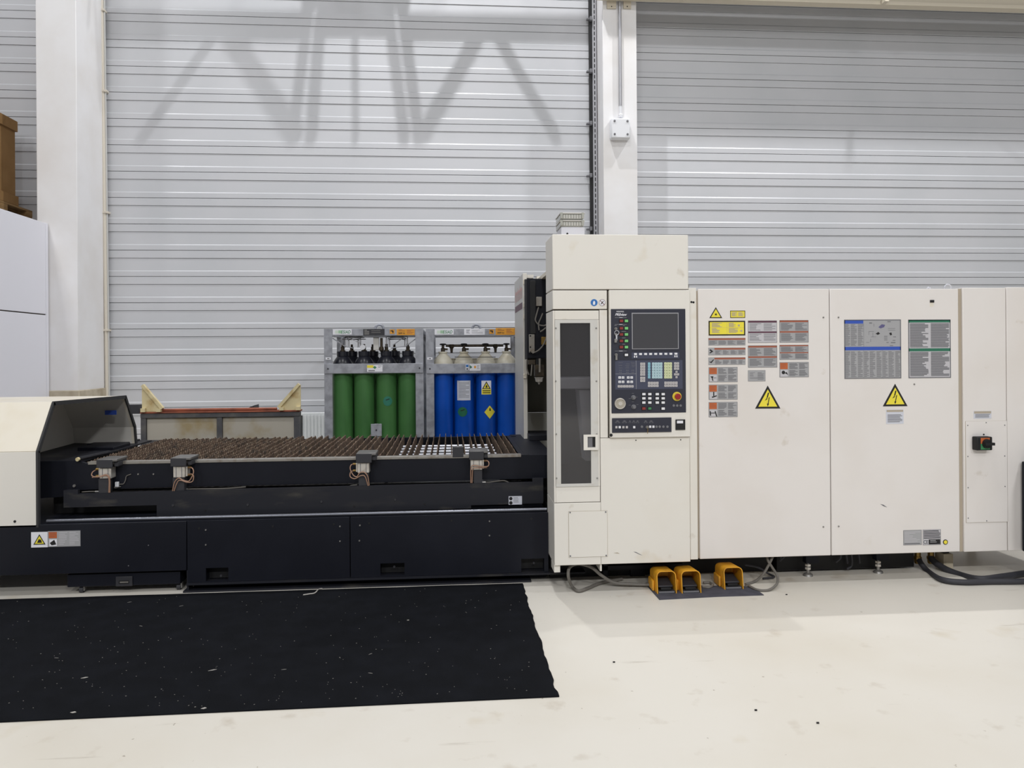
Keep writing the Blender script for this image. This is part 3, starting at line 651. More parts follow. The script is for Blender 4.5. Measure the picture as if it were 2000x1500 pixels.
h = rc(743, 1100, 790, 1124, BY); h2 = rc(1018, 1091, 1063, 1116, BY)
m = MB().box(XS2 + 0.003, h[0], BY, BY + 0.02, 0.062, zt).box(h[0], h[1], BY, BY + 0.02, h[3], zt).box(h[0], h[1], BY, BY + 0.02, 0.062, h[2]).box(h[1], h2[0], BY, BY + 0.02, 0.062, zt).box(h2[0], h2[1], BY, BY + 0.02, h2[3], zt).box(h2[1], XE, BY, BY + 0.02, 0.062, zt)
o2 = m.build('front_plate', 'black_paint', bed, smooth=False)
for hh in (h, h2): bx('pocket', 'pitch', o2, hh[0], hh[1], BY + 0.078, BY + 0.088, max(hh[2], 0.062), hh[3]); share('bolt', SCREW_BIG, o2, ((hh[0] + hh[1]) / 2 + 0.01, BY + 0.03, hh[2] + 0.05))
bx('bottom_lip', 'black_worn', bed, XS1 + 0.002, XE + 0.25, BY - 0.025, BY + 0.085, 0.05, 0.06)
bx('floor_plate', 'black_worn', bed, XS1 - 0.02, XE - 0.12, BY - 0.02, BY + 0.085, 0.0, 0.012)
bx('end_plate', 'black_worn', bed, XS1 - 0.002, XS1 + 0.01, BY + 0.001, 6.9, 0.013, 0.141)
screws(o1, [(402, 1035), (402, 1064), (664, 1028), (664, 1057)], BY); screws(o1, [(389, 1032), (533, 1028), (652, 1024)], BY, SCREW_BLACK)
screws(o2, [(703, 1026), (702, 1056), (956, 1018), (956, 1046)], BY); screws(o2, [(721, 1022), (882, 1017), (1038, 1013)], BY, SCREW_BLACK)
screws(bed, [(290, 1065), (251, 1105)], BY, SCREW_TINY)
s = Sticker(bed, 'warning_sticker', 61, 1039, 93.5, 1069, BY, 'label_white'); s.poly([(0.13, 0.82), (0.87, 0.82), (0.5, 0.14)], 'ink_black'); s.layer(); s.poly([(0.22, 0.76), (0.78, 0.76), (0.5, 0.25)], 'label_yellow'); s.layer(); s.poly([(0.36, 0.7), (0.66, 0.7), (0.6, 0.5), (0.46, 0.46)], 'ink_black'); s.done()
s = Sticker(bed, 'warning_sticker', 93.5, 1036.5, 157.5, 1067.5, BY, 'label_grey'); s.rect(0.03, 0.06, 0.28, 0.45, 'label_orange'); s.rect(0.05, 0.52, 0.28, 0.95, 'label_white'); s.layer(); s.poly([(0.06, 0.75), (0.2, 0.55), (0.26, 0.85), (0.12, 0.9)], 'ink_black').lines(0.06, 0.1, 0.26, 0.42, 3, 'label_rust', 0.4, 2).lines(0.34, 0.1, 0.6, 0.92, 8, 'label_light', 0.45, 3).lines(0.66, 0.1, 0.95, 0.92, 8, 'label_light', 0.45, 5); s.done()
# round rail on the bed
x0 = at(92, 1022, BY + 0.06).x; zr = at(700, 1003.5, BY + 0.06).z
MB().cyl((x0, BY + 0.06, zr), (XE - 0.002, BY + 0.06, zr), 0.0125, n=12).build('guide_rail', 'rail_steel', bed)
bx('rail_seat', 'black_paint', bed, x0, XE - 0.002, BY + 0.045, BY + 0.075, zt - 0.003, zr - 0.011)
# lower carriage panel
CYP = 5.36
def pp(lst, Y): return [at(px, py, Y) for px, py in lst]
car = MB().prism(pp([(124, 958), (152, 957), (152, 965), (345, 959), (700, 949.5), (1040, 942), (1040, 934.5), (1061, 934), (1061, 983), (920, 987), (920, 993), (306, 1008.5), (306, 986.5), (124, 991.5)], CYP), (0, 0.03, 0)).build('carriage_panel', 'black_worn', bed, smooth=False)
screws(car, [(484, 986), (628, 980), (772, 976)], CYP, SCREW_BIG); screws(car, [(401, 997), (692, 989), (830, 985)], CYP, SCREW_BLACK); screws(car, [(338, 987)], CYP, SCREW_BIG)
s = Sticker(car, 'name_plate', 993.5, 969, 1019.5, 985.5, CYP - 0.001, 'label_paper'); s.lines(0.35, 0.15, 0.75, 0.85, 4, 'ink_grey', 0.3); s.disc(0.16, 0.27, 0.012, 'ink_black').disc(0.16, 0.78, 0.012, 'ink_black'); s.done()
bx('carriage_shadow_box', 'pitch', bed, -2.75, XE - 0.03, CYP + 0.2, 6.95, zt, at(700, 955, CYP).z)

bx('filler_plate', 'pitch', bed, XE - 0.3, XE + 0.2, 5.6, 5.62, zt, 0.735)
# ------------------------------------------------------------------ slat table
SY0, SY1, SZ = 5.52, 7.06, 0.83
tab = thing('slat_table', 'black pallet table with a grid of rusty support slats', 'slat table', (-0.9, 6.2, 0.6))
RYF = 5.45
front = MB().prism(pp([(72, 901), (150, 900), (175, 907), (215, 907), (700, 897), (1018, 888.5), (1072, 888.5), (1072, 934), (700, 943), (345, 951), (152, 957), (152, 968), (72, 974)], RYF), (0, 0.03, 0)).build('front_rail', 'black_paint', tab, smooth=False)
zs0, zs1 = at(230, 905, RYF).z, at(1018, 888, RYF).z; ze = (zs0 + zs1) / 2
xa, xb = at(172, 905, RYF).x, at(1018, 888, RYF).x
bx('edge_strip', 'edge_steel', tab, xa, xb, RYF - 0.006, RYF + 0.05, ze - 0.012, ze + 0.009, 0.003)
bx('rear_rail', 'black_paint', tab, xa, xb + 0.1, SY1 + 0.01, SY1 + 0.05, 0.64, 0.79)
bx('tray', 'pitch', tab, xa + 0.02, xb - 0.02, RYF + 0.05, SY1, 0.6, 0.615)
bx('end_rail', 'black_paint', tab, xb + 0.01, xb + 0.05, RYF + 0.05, SY1, 0.62, 0.795)
bx('end_deck', 'black_paint', tab, xb + 0.055, XE + 0.12, RYF + 0.035, SY1 + 0.2, 0.74, 0.785, 0.004)
x0, x1, z0, z1 = rc(1033, 847, 1072, 858, 6.75); bx('end_block', 'black_worn', tab, x0, x1 + 0.1, 6.7, 7.1, 0.785, 0.835, 0.004)
screws(front, [(145, 949)], RYF - 0.004, screw_mesh(0.011, 'steel', 0.006)); screws(front, [(270, 926), (300, 926)], RYF, SCREW)
# left end covers inside the hood
MB().prism([(-3.4, 5.5, 0.795), (-2.63, 5.5, 0.795), (-2.63, 7.0, 0.80), (-3.4, 7.0, 0.82)], (0, 0, 0.012), 'black_worn').build('end_cover', None, tab)
q = at(222, 886, 6.3); q2 = at(182, 874, 6.3)
MB().box(q2.x - 0.12, q.x, 6.3, 6.62, q.z, q2.z, 'black_paint').build('end_cover', None, tab, 0.004)
MB().box(q2.x - 0.2, q.x - 0.06, 6.63, 6.98, q.z, q2.z - 0.008, 'black_worn').build('end_cover', None, tab, 0.004)
A, Bv = at(153, 900, 5.43) + Vector((0, 0, 0.012)), at(212, 886, 6.1) + Vector((0, 0, 0.01))
MB().tube([A, Bv], 0.015, 8, 'black_worn').cyl(A + Vector((-0.003, -0.012, -0.002)), A + Vector((0, 0.004, 0)), 0.013, n=12, mat='cream_old').build('release_rod', None, tab)
# slats: five variants sharing mesh data
PITCH = 0.0525
def slat_mesh(seed):
    rnd = random.Random(seed); n = 30; L = SY1 - SY0; pts = [(0, 0.0), (0, 0.098), (0.012, 0.112)]
    for i in range(n):
        y = 0.02 + (L - 0.04) * i / n; st = (L - 0.04) / n
        pts += [(y + st * 0.1, 0.113 + rnd.uniform(-0.004, 0.003)), (y + st * 0.5, 0.123 + rnd.uniform(-0.005, 0.004))]
    pts += [(L - 0.01, 0.112), (L, 0.1), (L, 0.0)]
    w = 0.0022; bend = rnd.uniform(-0.004, 0.004); mb = MB(); k = len(pts)
    for sx in (-w, w): mb.v += [(sx + bend * math.sin(y * 3) * (z / 0.12), y, z) for y, z in pts]
    for i in range(1, k - 1): pass
    # sides as a strip of quads down to the lower edge, so the jagged top stays cheap
    base = len(mb.v); mb.v += [(-w, y, 0) for y, z in pts] + [(w, y, 0) for y, z in pts]
    for i in range(k - 1):
        mb.face([i, i + 1, base + i + 1, base + i]); mb.face([k + i, k + i + 1, base + k + i + 1, base + k + i]); mb.face([i, i + 1, k + i + 1, k + i])
    mb.face([0, k, base + k, base]); mb.face([k - 1, 2 * k - 1, base + 2 * k - 1, base + k - 1])
    return mb.mesh('slat', 'rust', smooth=False)
SLM = [slat_mesh(i) for i in range(6)]
xs = -2.52; i = 0; rnd = random.Random(5)
while True:
    x = xs + i * PITCH
    if x > xb - 0.02: break
    o = share('slat', SLM[rnd.randrange(6)], tab, (x + rnd.uniform(-0.004, 0.004), SY0 + rnd.uniform(-0.01, 0.01), SZ - 0.128 + rnd.uniform(-0.004, 0.004)), (0, rnd.uniform(-0.05, 0.05), rnd.uniform(-0.004, 0.004)))
    i += 1
x0, x1 = at(762, 880, 5.8).x, at(975, 870, 6.5).x
rodm = MB().cyl((x0, 0, 0), (x1, 0, 0), 0.014, n=10).mesh('roller_rod', 'chrome')
for k in range(7): share('roller_rod', rodm, tab, (0, 5.68 + k * 0.19, 0.735))
for xa2 in (x0 - 0.02, x1): bx('rod_holder', 'black_paint', tab, xa2, xa2 + 0.02, 5.6, 6.9, 0.616, 0.72)
x0, x1, z0, z1 = rc(884, 873, 905, 893, RYF - 0.01); bx('stop_plate', 'dark_grey', tab, x0, x1, RYF - 0.012, RYF - 0.004, z0, z1, 0.002); bx('stop_plate', 'steel', tab, x0 + 0.01, x1, RYF - 0.003, RYF + 0.06, z1 - 0.006, z1, 0.001)

# ------------------------------------------------------------------ pneumatic clamps along the table front
def clamp_unit(label, cap, block, brk, side, hoses):
    Yb, Yf = RYF - 0.008, RYF - 0.085
    x0, x1, z0, z1 = rc(*cap, Yf - 0.015)
    t = thing('pneumatic_clamp', label, 'clamp', ((x0 + x1) / 2, Yb, rc(*brk, Yf)[2]), 'clamps along the table front')
    bx('cap', 'dark_grey', t, x0, x1, Yf - 0.02, Yf - 0.004, z0, z1, 0.003)
    bx('cap_top', 'cap_steel', t, x0 + 0.003, x1 + 0.03, Yf - 0.018, RYF + 0.07, z1 - 0.014, z1 + 0.004, 0.004)
    bx('cap_side', 'dark_grey', t, x1, x1 + 0.028, Yf + 0.005, RYF + 0.06, z1 - 0.05, z1 - 0.016, 0.003)
    x0, x1, z0, z1 = rc(*block, Yf); m = MB().box(x0, x1, Yf, Yb - 0.001, z0, z1)
    o = m.build('cylinder_block', 'alu', t, 0.004)
    for u in (0.26, 0.74): bx('groove', 'ink_grey', o, x0 + (x1 - x0) * u - 0.002, x0 + (x1 - x0) * u + 0.002, Yf - 0.001, Yf + 0.004, z0 + 0.004, z1 - 0.004)
    bx('port_plate', 'alu', o, x1 + 0.0005 if side > 0 else x0 - 0.012, x1 + 0.012 if side > 0 else x0 - 0.0005, Yf + 0.015, Yb - 0.003, z0 + 0.006, z1 - 0.003, 0.002)
    u0, u1, w0, w1 = rc(*brk, Yf + 0.01); bx('bracket', 'dark_grey', t, u0, u1, Yf + 0.01, Yb - 0.001, w0, z0 - 0.001, 0.003)
    xs = x1 + 0.012 if side > 0 else x0 - 0.012
    for zz in (z1 - 0.012, z0 + 0.014): MB().cyl((xs, Yf + 0.03, zz), (xs + side * 0.022, Yf + 0.03, zz), 0.008, n=10).build('fitting', 'brass', t)
    for h in hoses: MB().tube(bez([at(px, py, Yf - dy) for px, py, dy in h], 6), 0.0034, 7).build('hose', 'hose_brown', t)
    return t
clamp_unit('aluminium clamp on the table front nearest the cream hood', (188.5, 898, 220, 914), (194, 914, 217, 935), (192, 935, 212, 964), -1,
           [[(187, 918, -.03), (181, 922, 0), (179, 928, .01), (184, 931, .012), (196, 930.5, .012), (207, 927, .016), (214, 934, .014), (214.5, 962, .0)], [(180, 932.5, .0), (194, 931.5, .012), (208, 929, .014), (213, 937, .012), (212.5, 962, 0)]])
clamp_unit('aluminium clamp on the table front, second from the cream hood', (333, 895, 364, 911), (338, 911, 361, 933), (337, 933, 360, 960), 1,
           [[(367, 914, -.03), (375, 914, 0), (378, 922, .01), (374, 933, .014), (368, 940, .015), (358, 938, .015), (349, 934, .014), (341, 942, .01), (337, 959, 0)], [(367, 927, -.03), (374, 926, 0), (378, 930, .01), (376, 940, .012), (366, 942, .015), (351, 938, .014), (345, 945, .01), (340, 959, 0)]])
clamp_unit('aluminium clamp on the table front below the gap between the cylinder cages', (695, 886, 726, 904), (698, 904, 721, 924), (700, 924, 720, 951), -1,
           [[(692, 907, -.03), (686, 908, 0), (684, 916, .01), (690, 928, .014), (697, 931, .015), (702, 924, .016), (710, 922, .016), (718, 930, .012), (721, 948, 0)], [(692, 919, -.03), (685, 922, 0), (684, 931, .012), (693, 935, .014), (705, 929, .016), (713, 931, .014), (719, 949, 0)]])
clamp_unit('aluminium clamp on the table front nearest the control cabinet', (916, 881.5, 945, 898), (919, 898, 942, 918), (925, 918, 942, 945), 1,
           [[(945, 900, -.03), (952, 900, 0), (955, 905, .01), (952, 911, .012), (938, 911, .014), (926, 909, .014), (920, 914, .012), (919.5, 943, 0)], [(945, 913, -.03), (951, 913, .0), (936, 914, .013), (925, 914, .014), (923, 920, .01), (922, 943, 0)]])
# loose wire with a white plug, air hoses
t = thing('loose_wire', 'short loose wire with a white plug on the table front', 'wire', at(230, 945, RYF))
MB().tube(bez([at(p, q, RYF - 0.012) for p, q in ((256, 926), (247, 930), (245, 938), (241, 945), (233, 946), (224, 951), (226, 953), (236, 950))], 6), 0.003, 6).build('wire', 'cable_grey', t)
x0, x1, z0, z1 = rc(225, 941, 232, 951, RYF - 0.02); bx('plug', 'plastic_white', t, x0, x1, RYF - 0.026, RYF - 0.008, z0, z1, 0.003)
for lab, pts in (('thin grey air hose left of the clamp nearest the hood', ((160, 961), (176, 960), (192, 960))), ('thin grey air hose right of the second clamp', ((361, 955.5), (380, 955), (440, 954), (480, 951))),
                 ('thin grey air hose left of the third clamp', ((698, 947), (688, 948), (680, 951), (676, 954))), ('thin grey air hose right of the clamp nearest the control cabinet', ((943, 942), (955, 942), (970, 940), (985, 939), (995, 943)))):
    t = thing('air_hose', lab, 'hose', at(*pts[0], RYF - 0.03), 'air hoses below the table')
    MB().tube(bez([at(p, q, RYF - 0.03) for p, q in pts], 5), 0.004, 7).build('tube', 'cable_grey', t)
    p = at(*pts[0 if lab.find('right') > 0 else -1], RYF - 0.03); MB().cyl(p + Vector((-0.02, 0, 0)), p + Vector((0.02, 0, 0)), 0.007, n=8).build('fitting', 'steel', t)

# ------------------------------------------------------------------ cream end hood
HX = at(70, 950, BY).x
hp = [(BY + 0.0, at(70, 1030, BY).z), (BY + 0.0, at(70, 882, BY).z)]
Yt = HX / ray(101, 785).x * ray(101, 785).y; hp.append((Yt, at(101, 785, Yt).z))
Yr = HX / ray(243, 773).x * ray(243, 773).y; hp.append((Yr, at(243, 773, Yr).z))
Yq = HX / ray(262, 832).x * ray(262, 832).y; hp.append((Yq, at(262, 832, Yq).z))
hp.append((Yq + 0.06, 0.62))
hood = thing('end_hood', 'cream sheet-metal hood over the left end of the machine bed', 'hood', (HX - 1.2, (BY + Yq) / 2, hp[0][1]))
def hood_sheet(i, m_out, name, x0, x1, th=0.018):
    (y0, z0), (y1, z1) = hp[i], hp[i + 1]; d = Vector((0, y1 - y0, z1 - z0)); nrm = Vector((0, d.z, -d.y)).normalized() * th   # inwards
    g = 0.002; dn = d.normalized() * g
    a, b = Vector((0, y0, z0)) + dn, Vector((0, y1, z1)) - dn
    mb = MB(); A = [a + Vector((x0, 0, 0)), b + Vector((x0, 0, 0)), b + Vector((x1, 0, 0)), a + Vector((x1, 0, 0))]
    mb.prism(A, nrm); mb.m = [m_out] * len(mb.m)
    return mb.build(name, None, hood, 0.002)
XL = HX - 2.4
fpn = hood_sheet(0, 'cream', 'front_sheet', XL, HX); hood_sheet(1, 'cream_warm', 'front_slope', XL, HX); hood_sheet(2, 'cream_warm', 'top_sheet', XL, HX); hood_sheet(3, 'cream_warm', 'rear_slope', XL, HX); hood_sheet(4, 'cream_warm', 'rear_sheet', XL, HX)
edge = [Vector((HX + 0.004, y, z)) for y, z in hp]
rub = MB()
for i in range(len(edge) - 1):
    d = edge[i + 1] - edge[i]; nrm = Vector((0, d.z, -d.y)).normalized() * 0.024
    rub.prism([edge[i] - nrm * 0.15, edge[i + 1] - nrm * 0.15, edge[i + 1] + nrm, edge[i] + nrm], (0.012, 0, 0), 'rubber')
rub.build('rubber_edge', None, hood)
il = MB()                                       # grey inner lining and the far end wall
for i in (1, 2, 3, 4):
    (y0, z0), (y1, z1) = hp[i], hp[i + 1]; d = Vector((0, y1 - y0, z1 - z0)); nrm = Vector((0, d.z, -d.y)).normalized() * 0.0195
    a, b = Vector((0, y0, z0)) + nrm, Vector((0, y1, z1)) + nrm
    il.quad([a + Vector((XL + 0.01, 0, 0)), b + Vector((XL + 0.01, 0, 0)), b + Vector((HX - 0.02, 0, 0)), a + Vector((HX - 0.02, 0, 0))], 'hood_inside')
il.build('inner_lining', None, hood)
MB().prism([(HX - 0.5, y + (0.022 if k < 3 else -0.022), z - (0.022 if k in (2, 3) else 0)) for k, (y, z) in enumerate(hp)], (0.01, 0, 0), 'hood_inside').build('end_wall', None, hood)
screws(fpn, [(29, 1018.5)], BY, screw_mesh(0.009, 'pitch', 0.004))
c = at(226.5, 805.5, Yr + 0.0); 
MB().box(c.x - 0.06 - 0.02, c.x + 0.03 - 0.02, Yr - 0.02, Yr - 0.012, c.z - 0.018, c.z + 0.018).build('slot_window', 'label_blue', hood)

# ------------------------------------------------------------------ scrap trolley under the bed
TYY = 5.2
x0, x1, z0, z1 = rc(131, 1122, 352, 1150, TYY + 0.03)
t = thing('scrap_trolley', 'low black scrap trolley on casters under the bed', 'trolley', ((x0 + x1) / 2, TYY + 0.4, 0))
bx('tray', 'black_paint', t, x0, x1, TYY + 0.03, 6.2, 0.045, 0.128, 0.004)
u0, u1, w0, w1 = rc(226, 1126, 258.5, 1145, TYY + 0.02); o = bx('handle_plate', 'dark_grey', t, u0, u1, TYY + 0.018, TYY + 0.029, w0, w1, 0.003)
bx('handle_slot', 'pitch', o, u0 + 0.02, u1 - 0.02, TYY + 0.0165, TYY + 0.019, (w0 + w1) / 2 - 0.014, (w0 + w1) / 2 + 0.006); bx('handle_grip', 'edge_steel', o, u0 + 0.028, u1 - 0.024, TYY + 0.014, TYY + 0.017, (w0 + w1) / 2 - 0.008, (w0 + w1) / 2 + 0.0)
for px in (152, 344):
    for yy in (TYY + 0.06, 6.1):
        c = at(px, 1160, TYY); o = MB().cyl((c.x - 0.012, yy, 0.021), (c.x + 0.012, yy, 0.021), 0.021, n=16).build('caster', 'dark_grey', t)
        bx('fork', 'steel', o, c.x + 0.013, c.x + 0.02, yy - 0.012, yy + 0.012, 0.015, 0.046)

# ================================================================== gantry behind the control cabinet
GX = at(1022, 700, 6.9).x
gan = thing('gantry_housing', 'cream gantry housing with its side cover open beside the control cabinet', 'gantry', (GX + 0.4, 6.5, 0.6))
zt_g = at(1022, 534, 6.9).z; yrear = GX / ray(1006, 700).x * ray(1006, 700).y
bx('side_cover', 'side_grey', gan, GX, GX + 0.012, 6.9, yrear, 0.72, zt_g, 0.003)
bx('cover_edge', 'cream', gan, GX, GX + 0.035, 6.885, 6.899, 0.72, zt_g, 0.002)
for py in (551, 596, 619, 735): c = at(1022, py, 6.88); bx('latch', 'cream_warm', gan, c.x + 0.0, c.x + 0.03, 6.87, 6.884, c.z - 0.02, c.z + 0.02, 0.002)
pr = MB(); zA1, zA2 = at(1014, 587, 7.3).z, at(1014, 560, 7.3).z
for k in range(6):                              # faded red lettering, too foreshortened to read
    ya_ = yrear - 0.08 - k * 0.13; yb_ = ya_ - 0.07
    pr.quad([(GX - 0.001, ya_, zA1), (GX - 0.001, ya_ - 0.025, zA1), (GX - 0.001, ya_ - 0.025, zA2 - 0.03 * (k % 2)), (GX - 0.001, ya_, zA2 - 0.03 * (k % 2))], 'text_red')
    pr.quad([(GX - 0.001, ya_ - 0.025, zA2 - 0.06), (GX - 0.001, yb_, zA2 - 0.06), (GX - 0.001, yb_, zA2 - 0.03), (GX - 0.001, ya_ - 0.025, zA2 - 0.03)], 'text_red')
    pr.quad([(GX - 0.001, yb_, zA1), (GX - 0.001, yb_ - 0.02, zA1), (GX - 0.001, yb_ - 0.02, zA2 - 0.04), (GX - 0.001, yb_, zA2 - 0.04)], 'text_red')
pr.build('lettering', None, gan, smooth=False)
zb1 = at(1014, 601, 7.3).z; MB().quad([(GX - 0.001, yrear - 0.05, zb1 - 0.03), (GX - 0.001, 6.95, zb1 - 0.03), (GX - 0.001, 6.95, zb1 + 0.03), (GX - 0.001, yrear - 0.05, zb1 + 0.03)], 'label_maroon').build('stripe', None, gan)
bx('rear_panel', 'inner_grey', gan, GX + 0.014, 1.7, 7.45, 7.47, 0.60, at(1045, 806, 7.45).z)
bx('rear_panel', 'rear_panel_dark', gan, GX + 0.014, 1.7, 7.45, 7.47, at(1045, 806, 7.45).z + 0.004, 2.25)  # upper part of the rear panel in a darker tone
bx('top_plate', 'cream', gan, GX + 0.014, GX + 0.1, 6.91, 7.45, zt_g - 0.04, zt_g - 0.01)
bx('top_plate', 'cream', gan, at(1049, 540, 6.95).x, at(1049, 540, 6.95).x + 0.5, 6.95, 7.44, zt_g - 0.09, zt_g - 0.02)
bx('body_shell', 'cream_warm', gan, 1.22, 1.6, 5.4, 7.44, 0.5, 2.18)
bx('top_deck', 'cream_warm', gan, 0.78, 1.6, 5.4, 7.44, 2.19, 2.22)
q = rc(1088, 738, 1160, 760, 6.25); bx('inner_ledge', 'label_white', gan, q[0], 1.215, 6.25, 6.6, q[2], q[3], 0.01)
MB().prism([at(1131, 762, 6.28), at(1160, 762, 6.28), at(1160, 900, 6.28), at(1144, 900, 6.28)], (0, 0.2, 0), 'label_white').build('inner_cheek', None, gan)
q = rc(1085, 762, 1150, 960, 6.4); bx('inner_guard', 'dark_grey', gan, q[0], 1.215, 6.5, 6.55, 0.2, q[3])
bx('inner_back', 'dark_grey', gan, q[0], 1.215, 6.62, 6.66, q[3] + 0.1, 2.18)
hd = thing('laser_cutting_assembly', 'black laser cutting head with nozzle in the gantry opening', 'laser head', (GX + 0.1, 6.6, 1.2))
HYF = 6.55
x0, x1, z0, z1 = rc(1030, 544, 1068, 700, HYF); bx('slide_body', 'black_paint', hd, x0, x1 + 0.12, HYF, HYF + 0.25, z0, z1, 0.006)
u0, u1, w0, w1 = rc(1035, 548, 1046, 652, HYF); bx('slide_cover', 'pitch', hd, u0, u1, HYF - 0.012, HYF - 0.001, w0, w1, 0.003)
u0, u1, w0, w1 = rc(1025.5, 545, 1030.5, 702, HYF); bx('linear_rail', 'dark_grey', hd, u0, u1 - 0.001, HYF + 0.01, HYF + 0.05, w0, w1, 0.003)
u0, u1, w0, w1 = rc(1033, 653, 1044, 689, HYF - 0.02); o = bx('carriage_block', 'edge_steel', hd, u0, u1, HYF - 0.03, HYF - 0.013, w0, w1, 0.002); screws(o, [(1036, 656), (1036, 678), (1036, 688)], HYF - 0.03, SCREW_BLACK)
MB().prism(pp([(1062, 545), (1068, 530), (1068, 545)], HYF), (0, 0.1, 0), 'black_paint').build('top_fin', None, hd)
u0, u1, w0, w1 = rc(1047, 580, 1058, 598, HYF - 0.02); bx('connector', 'edge_steel', hd, u0, u1, HYF - 0.04, HYF - 0.001, w0, w1, 0.003)
u0, u1, w0, w1 = rc(1057, 658, 1067, 673, HYF - 0.02); bx('brass_block', 'brass', hd, u0, u1, HYF - 0.04, HYF - 0.001, w0, w1, 0.002)
u0, u1, w0, w1 = rc(1032, 703, 1045, 712, HYF - 0.02); bx('brass_block', 'bronze_dark', hd, u0, u1, HYF - 0.04, HYF + 0.02, w0, w1, 0.002)
u0, u1, w0, w1 = rc(1044, 712, 1062, 735, HYF); bx('head_block', 'bronze_dark', hd, u0, u1, HYF - 0.03, HYF + 0.06, w0, w1, 0.004)
bx('neck', 'pitch', hd, u0 + 0.02, u1 - 0.02, HYF, HYF + 0.05, w1 - 0.001, z0)
c = at(1054, 700, HYF - 0.04); c2_ = at(1054, 727, HYF - 0.04); MB().cyl((c.x, HYF - 0.045, c2_.z), (c.x, HYF - 0.045, c.z), 0.009, n=10).build('adjuster_rod', 'edge_steel', hd)
c = at(1053, 736, HYF); MB().lathe((c.x, HYF + 0.01, c.z - 0.065), [(0.006, 0), (0.012, 0.018), (0.03, 0.024), (0.034, 0.05), (0.04, 0.063)], 16).build('nozzle', 'alu', hd)
for q in ([(1052, 600), (1047, 618), (1046, 626), (1052, 634), (1062, 636), (1068, 634)], [(1060, 612), (1056, 622), (1052, 632), (1053, 645)], [(1069, 655), (1062, 672), (1052, 684), (1040, 690)], [(1029, 703), (1029, 720), (1033, 732)], [(1039, 712), (1038, 725), (1037, 734)], [(1066, 640), (1060, 645), (1055, 648)]):
    MB().tube(bez([at(p, r_, HYF - 0.045) for p, r_ in q], 5), 0.006, 7).build('hose', 'cable_grey', hd)
# clear plastic boxes on the gantry behind the cabinet top
CYB = 5.75
x0, x1, z0, z1 = rc(1096, 443, 1142, 458, CYB)
t = thing('storage_box', 'light grey box under the ribbed plastic trays above the control cabinet', 'box', ((x0 + x1) / 2, CYB + 0.1, 2.22)); 
bx('box_body', 'partition', t, x0, x1, CYB, CYB + 0.25, 2.221, z1, 0.005); c = at(1108, 456.5, CYB); MB().cyl((c.x, CYB - 0.002, c.z), (c.x, CYB + 0.01, c.z), 0.008, n=10).build('hole', 'pitch', t)
for k, (ya, yb) in enumerate(((429.5, 443), (415, 429))):
    q0, q1, w0, w1 = rc(1093, ya, 1142, yb, CYB)
    t = thing('plastic_tray', 'ribbed clear plastic tray, %s of the two stacked above the control cabinet' % ('lower' if k == 0 else 'upper'), 'tray', ((q0 + q1) / 2, CYB + 0.1, w0), 'stacked plastic trays')
    MB().box(q0 + 0.006, q1 - 0.012, CYB - 0.005, CYB + 0.25, w0 + 0.001, w1 - 0.013, 'clear_plastic').build('tray_body', None, t, 0.006)
    bx('rim', 'frame_grey', t, q0 + 0.002, q1, CYB - 0.012, CYB + 0.255, w1 - 0.012, w1 - 0.002, 0.003)
    for j in range(7): xx = q0 + 0.03 + j * (q1 - q0 - 0.07) / 6; bx('rib', 'frame_grey', t, xx, xx + 0.008, CYB - 0.0095, CYB - 0.006, w0 + 0.008, w1 - 0.018)
    for xx in (q0 + 0.002, q1 - 0.028): bx('latch', 'clear_plastic', t, xx, xx + 0.02, CYB - 0.02, CYB - 0.0125, w0 + 0.006, w1 - 0.003, 0.003)

# ================================================================== control cabinet (tower)
TF = 4.9; TB = 5.25
X0 = at(1081, 800, TF).x; X1 = at(1346.5, 800, TF).x; Z0 = at(1215, 1101, TF).z; ZT = at(1212, 458, TF).z
tow = thing('control_cabinet', 'tall cream control cabinet with the black operator panel', 'control cabinet', ((X0 + X1) / 2, TF + 0.2, 0))
zS = at(1212, 566, TF).z; zCP = at(1268, 853.5, TF).z; xm = at(1187.5, 700, TF).x; xdo = at(1171, 800, TF).x
zd1, zd0 = at(1125, 606.5, TF).z, at(1125, 981, TF).z
bx('core', 'seam', tow, xdo + 0.012, X1 - 0.006, TF + 0.02, TB - 0.02, Z0 + 0.01, ZT - 0.01)
bx('core', 'seam', tow, X0 + 0.012, xdo + 0.012, TF + 0.018, TB - 0.02, zd1 + 0.001, ZT - 0.01)
bx('core', 'seam', tow, X0 + 0.012, xdo + 0.012, TF + 0.02, TB - 0.02, Z0 + 0.01, zd0 - 0.006)
bx('top_cover', 'cream', tow, X0, X1, TF, TB, zS + 0.003, ZT, 0.005)
bx('upper_panel', 'cream', tow, X0, xm - 0.004, TF, TF + 0.019, zd1 + 0.009, zS - 0.003, 0.003)
bx('centre_strip', 'cream', tow, xdo + 0.004, xm - 0.004, TF, TF + 0.019, zCP, zd1 + 0.003, 0.001)
bx('lower_panel', 'cream', tow, xdo + 0.004, X1, TF, TF + 0.019, Z0, zCP - 0.003, 0.003)
bx('lower_panel', 'cream', tow, X0, xdo + 0.003, TF, TF + 0.019, Z0, zd0 - 0.004, 0.003)
bx('side_panel', 'cream', tow, X0, X0 + 0.012, TF + 0.0195, TB, zd1 + 0.009, zS - 0.003, 0.002)
bx('side_panel', 'cream', tow, X0, X0 + 0.012, TF + 0.0195, TB, Z0, zd0 - 0.004, 0.002)
bx('right_panel', 'cream', tow, X1 - 0.012, X1, TF + 0.0195, TB, Z0, zS - 0.003, 0.002)
bx('back_panel', 'cream', tow, xdo + 0.012, X1 - 0.012, TB - 0.018, TB, Z0, zS - 0.003)
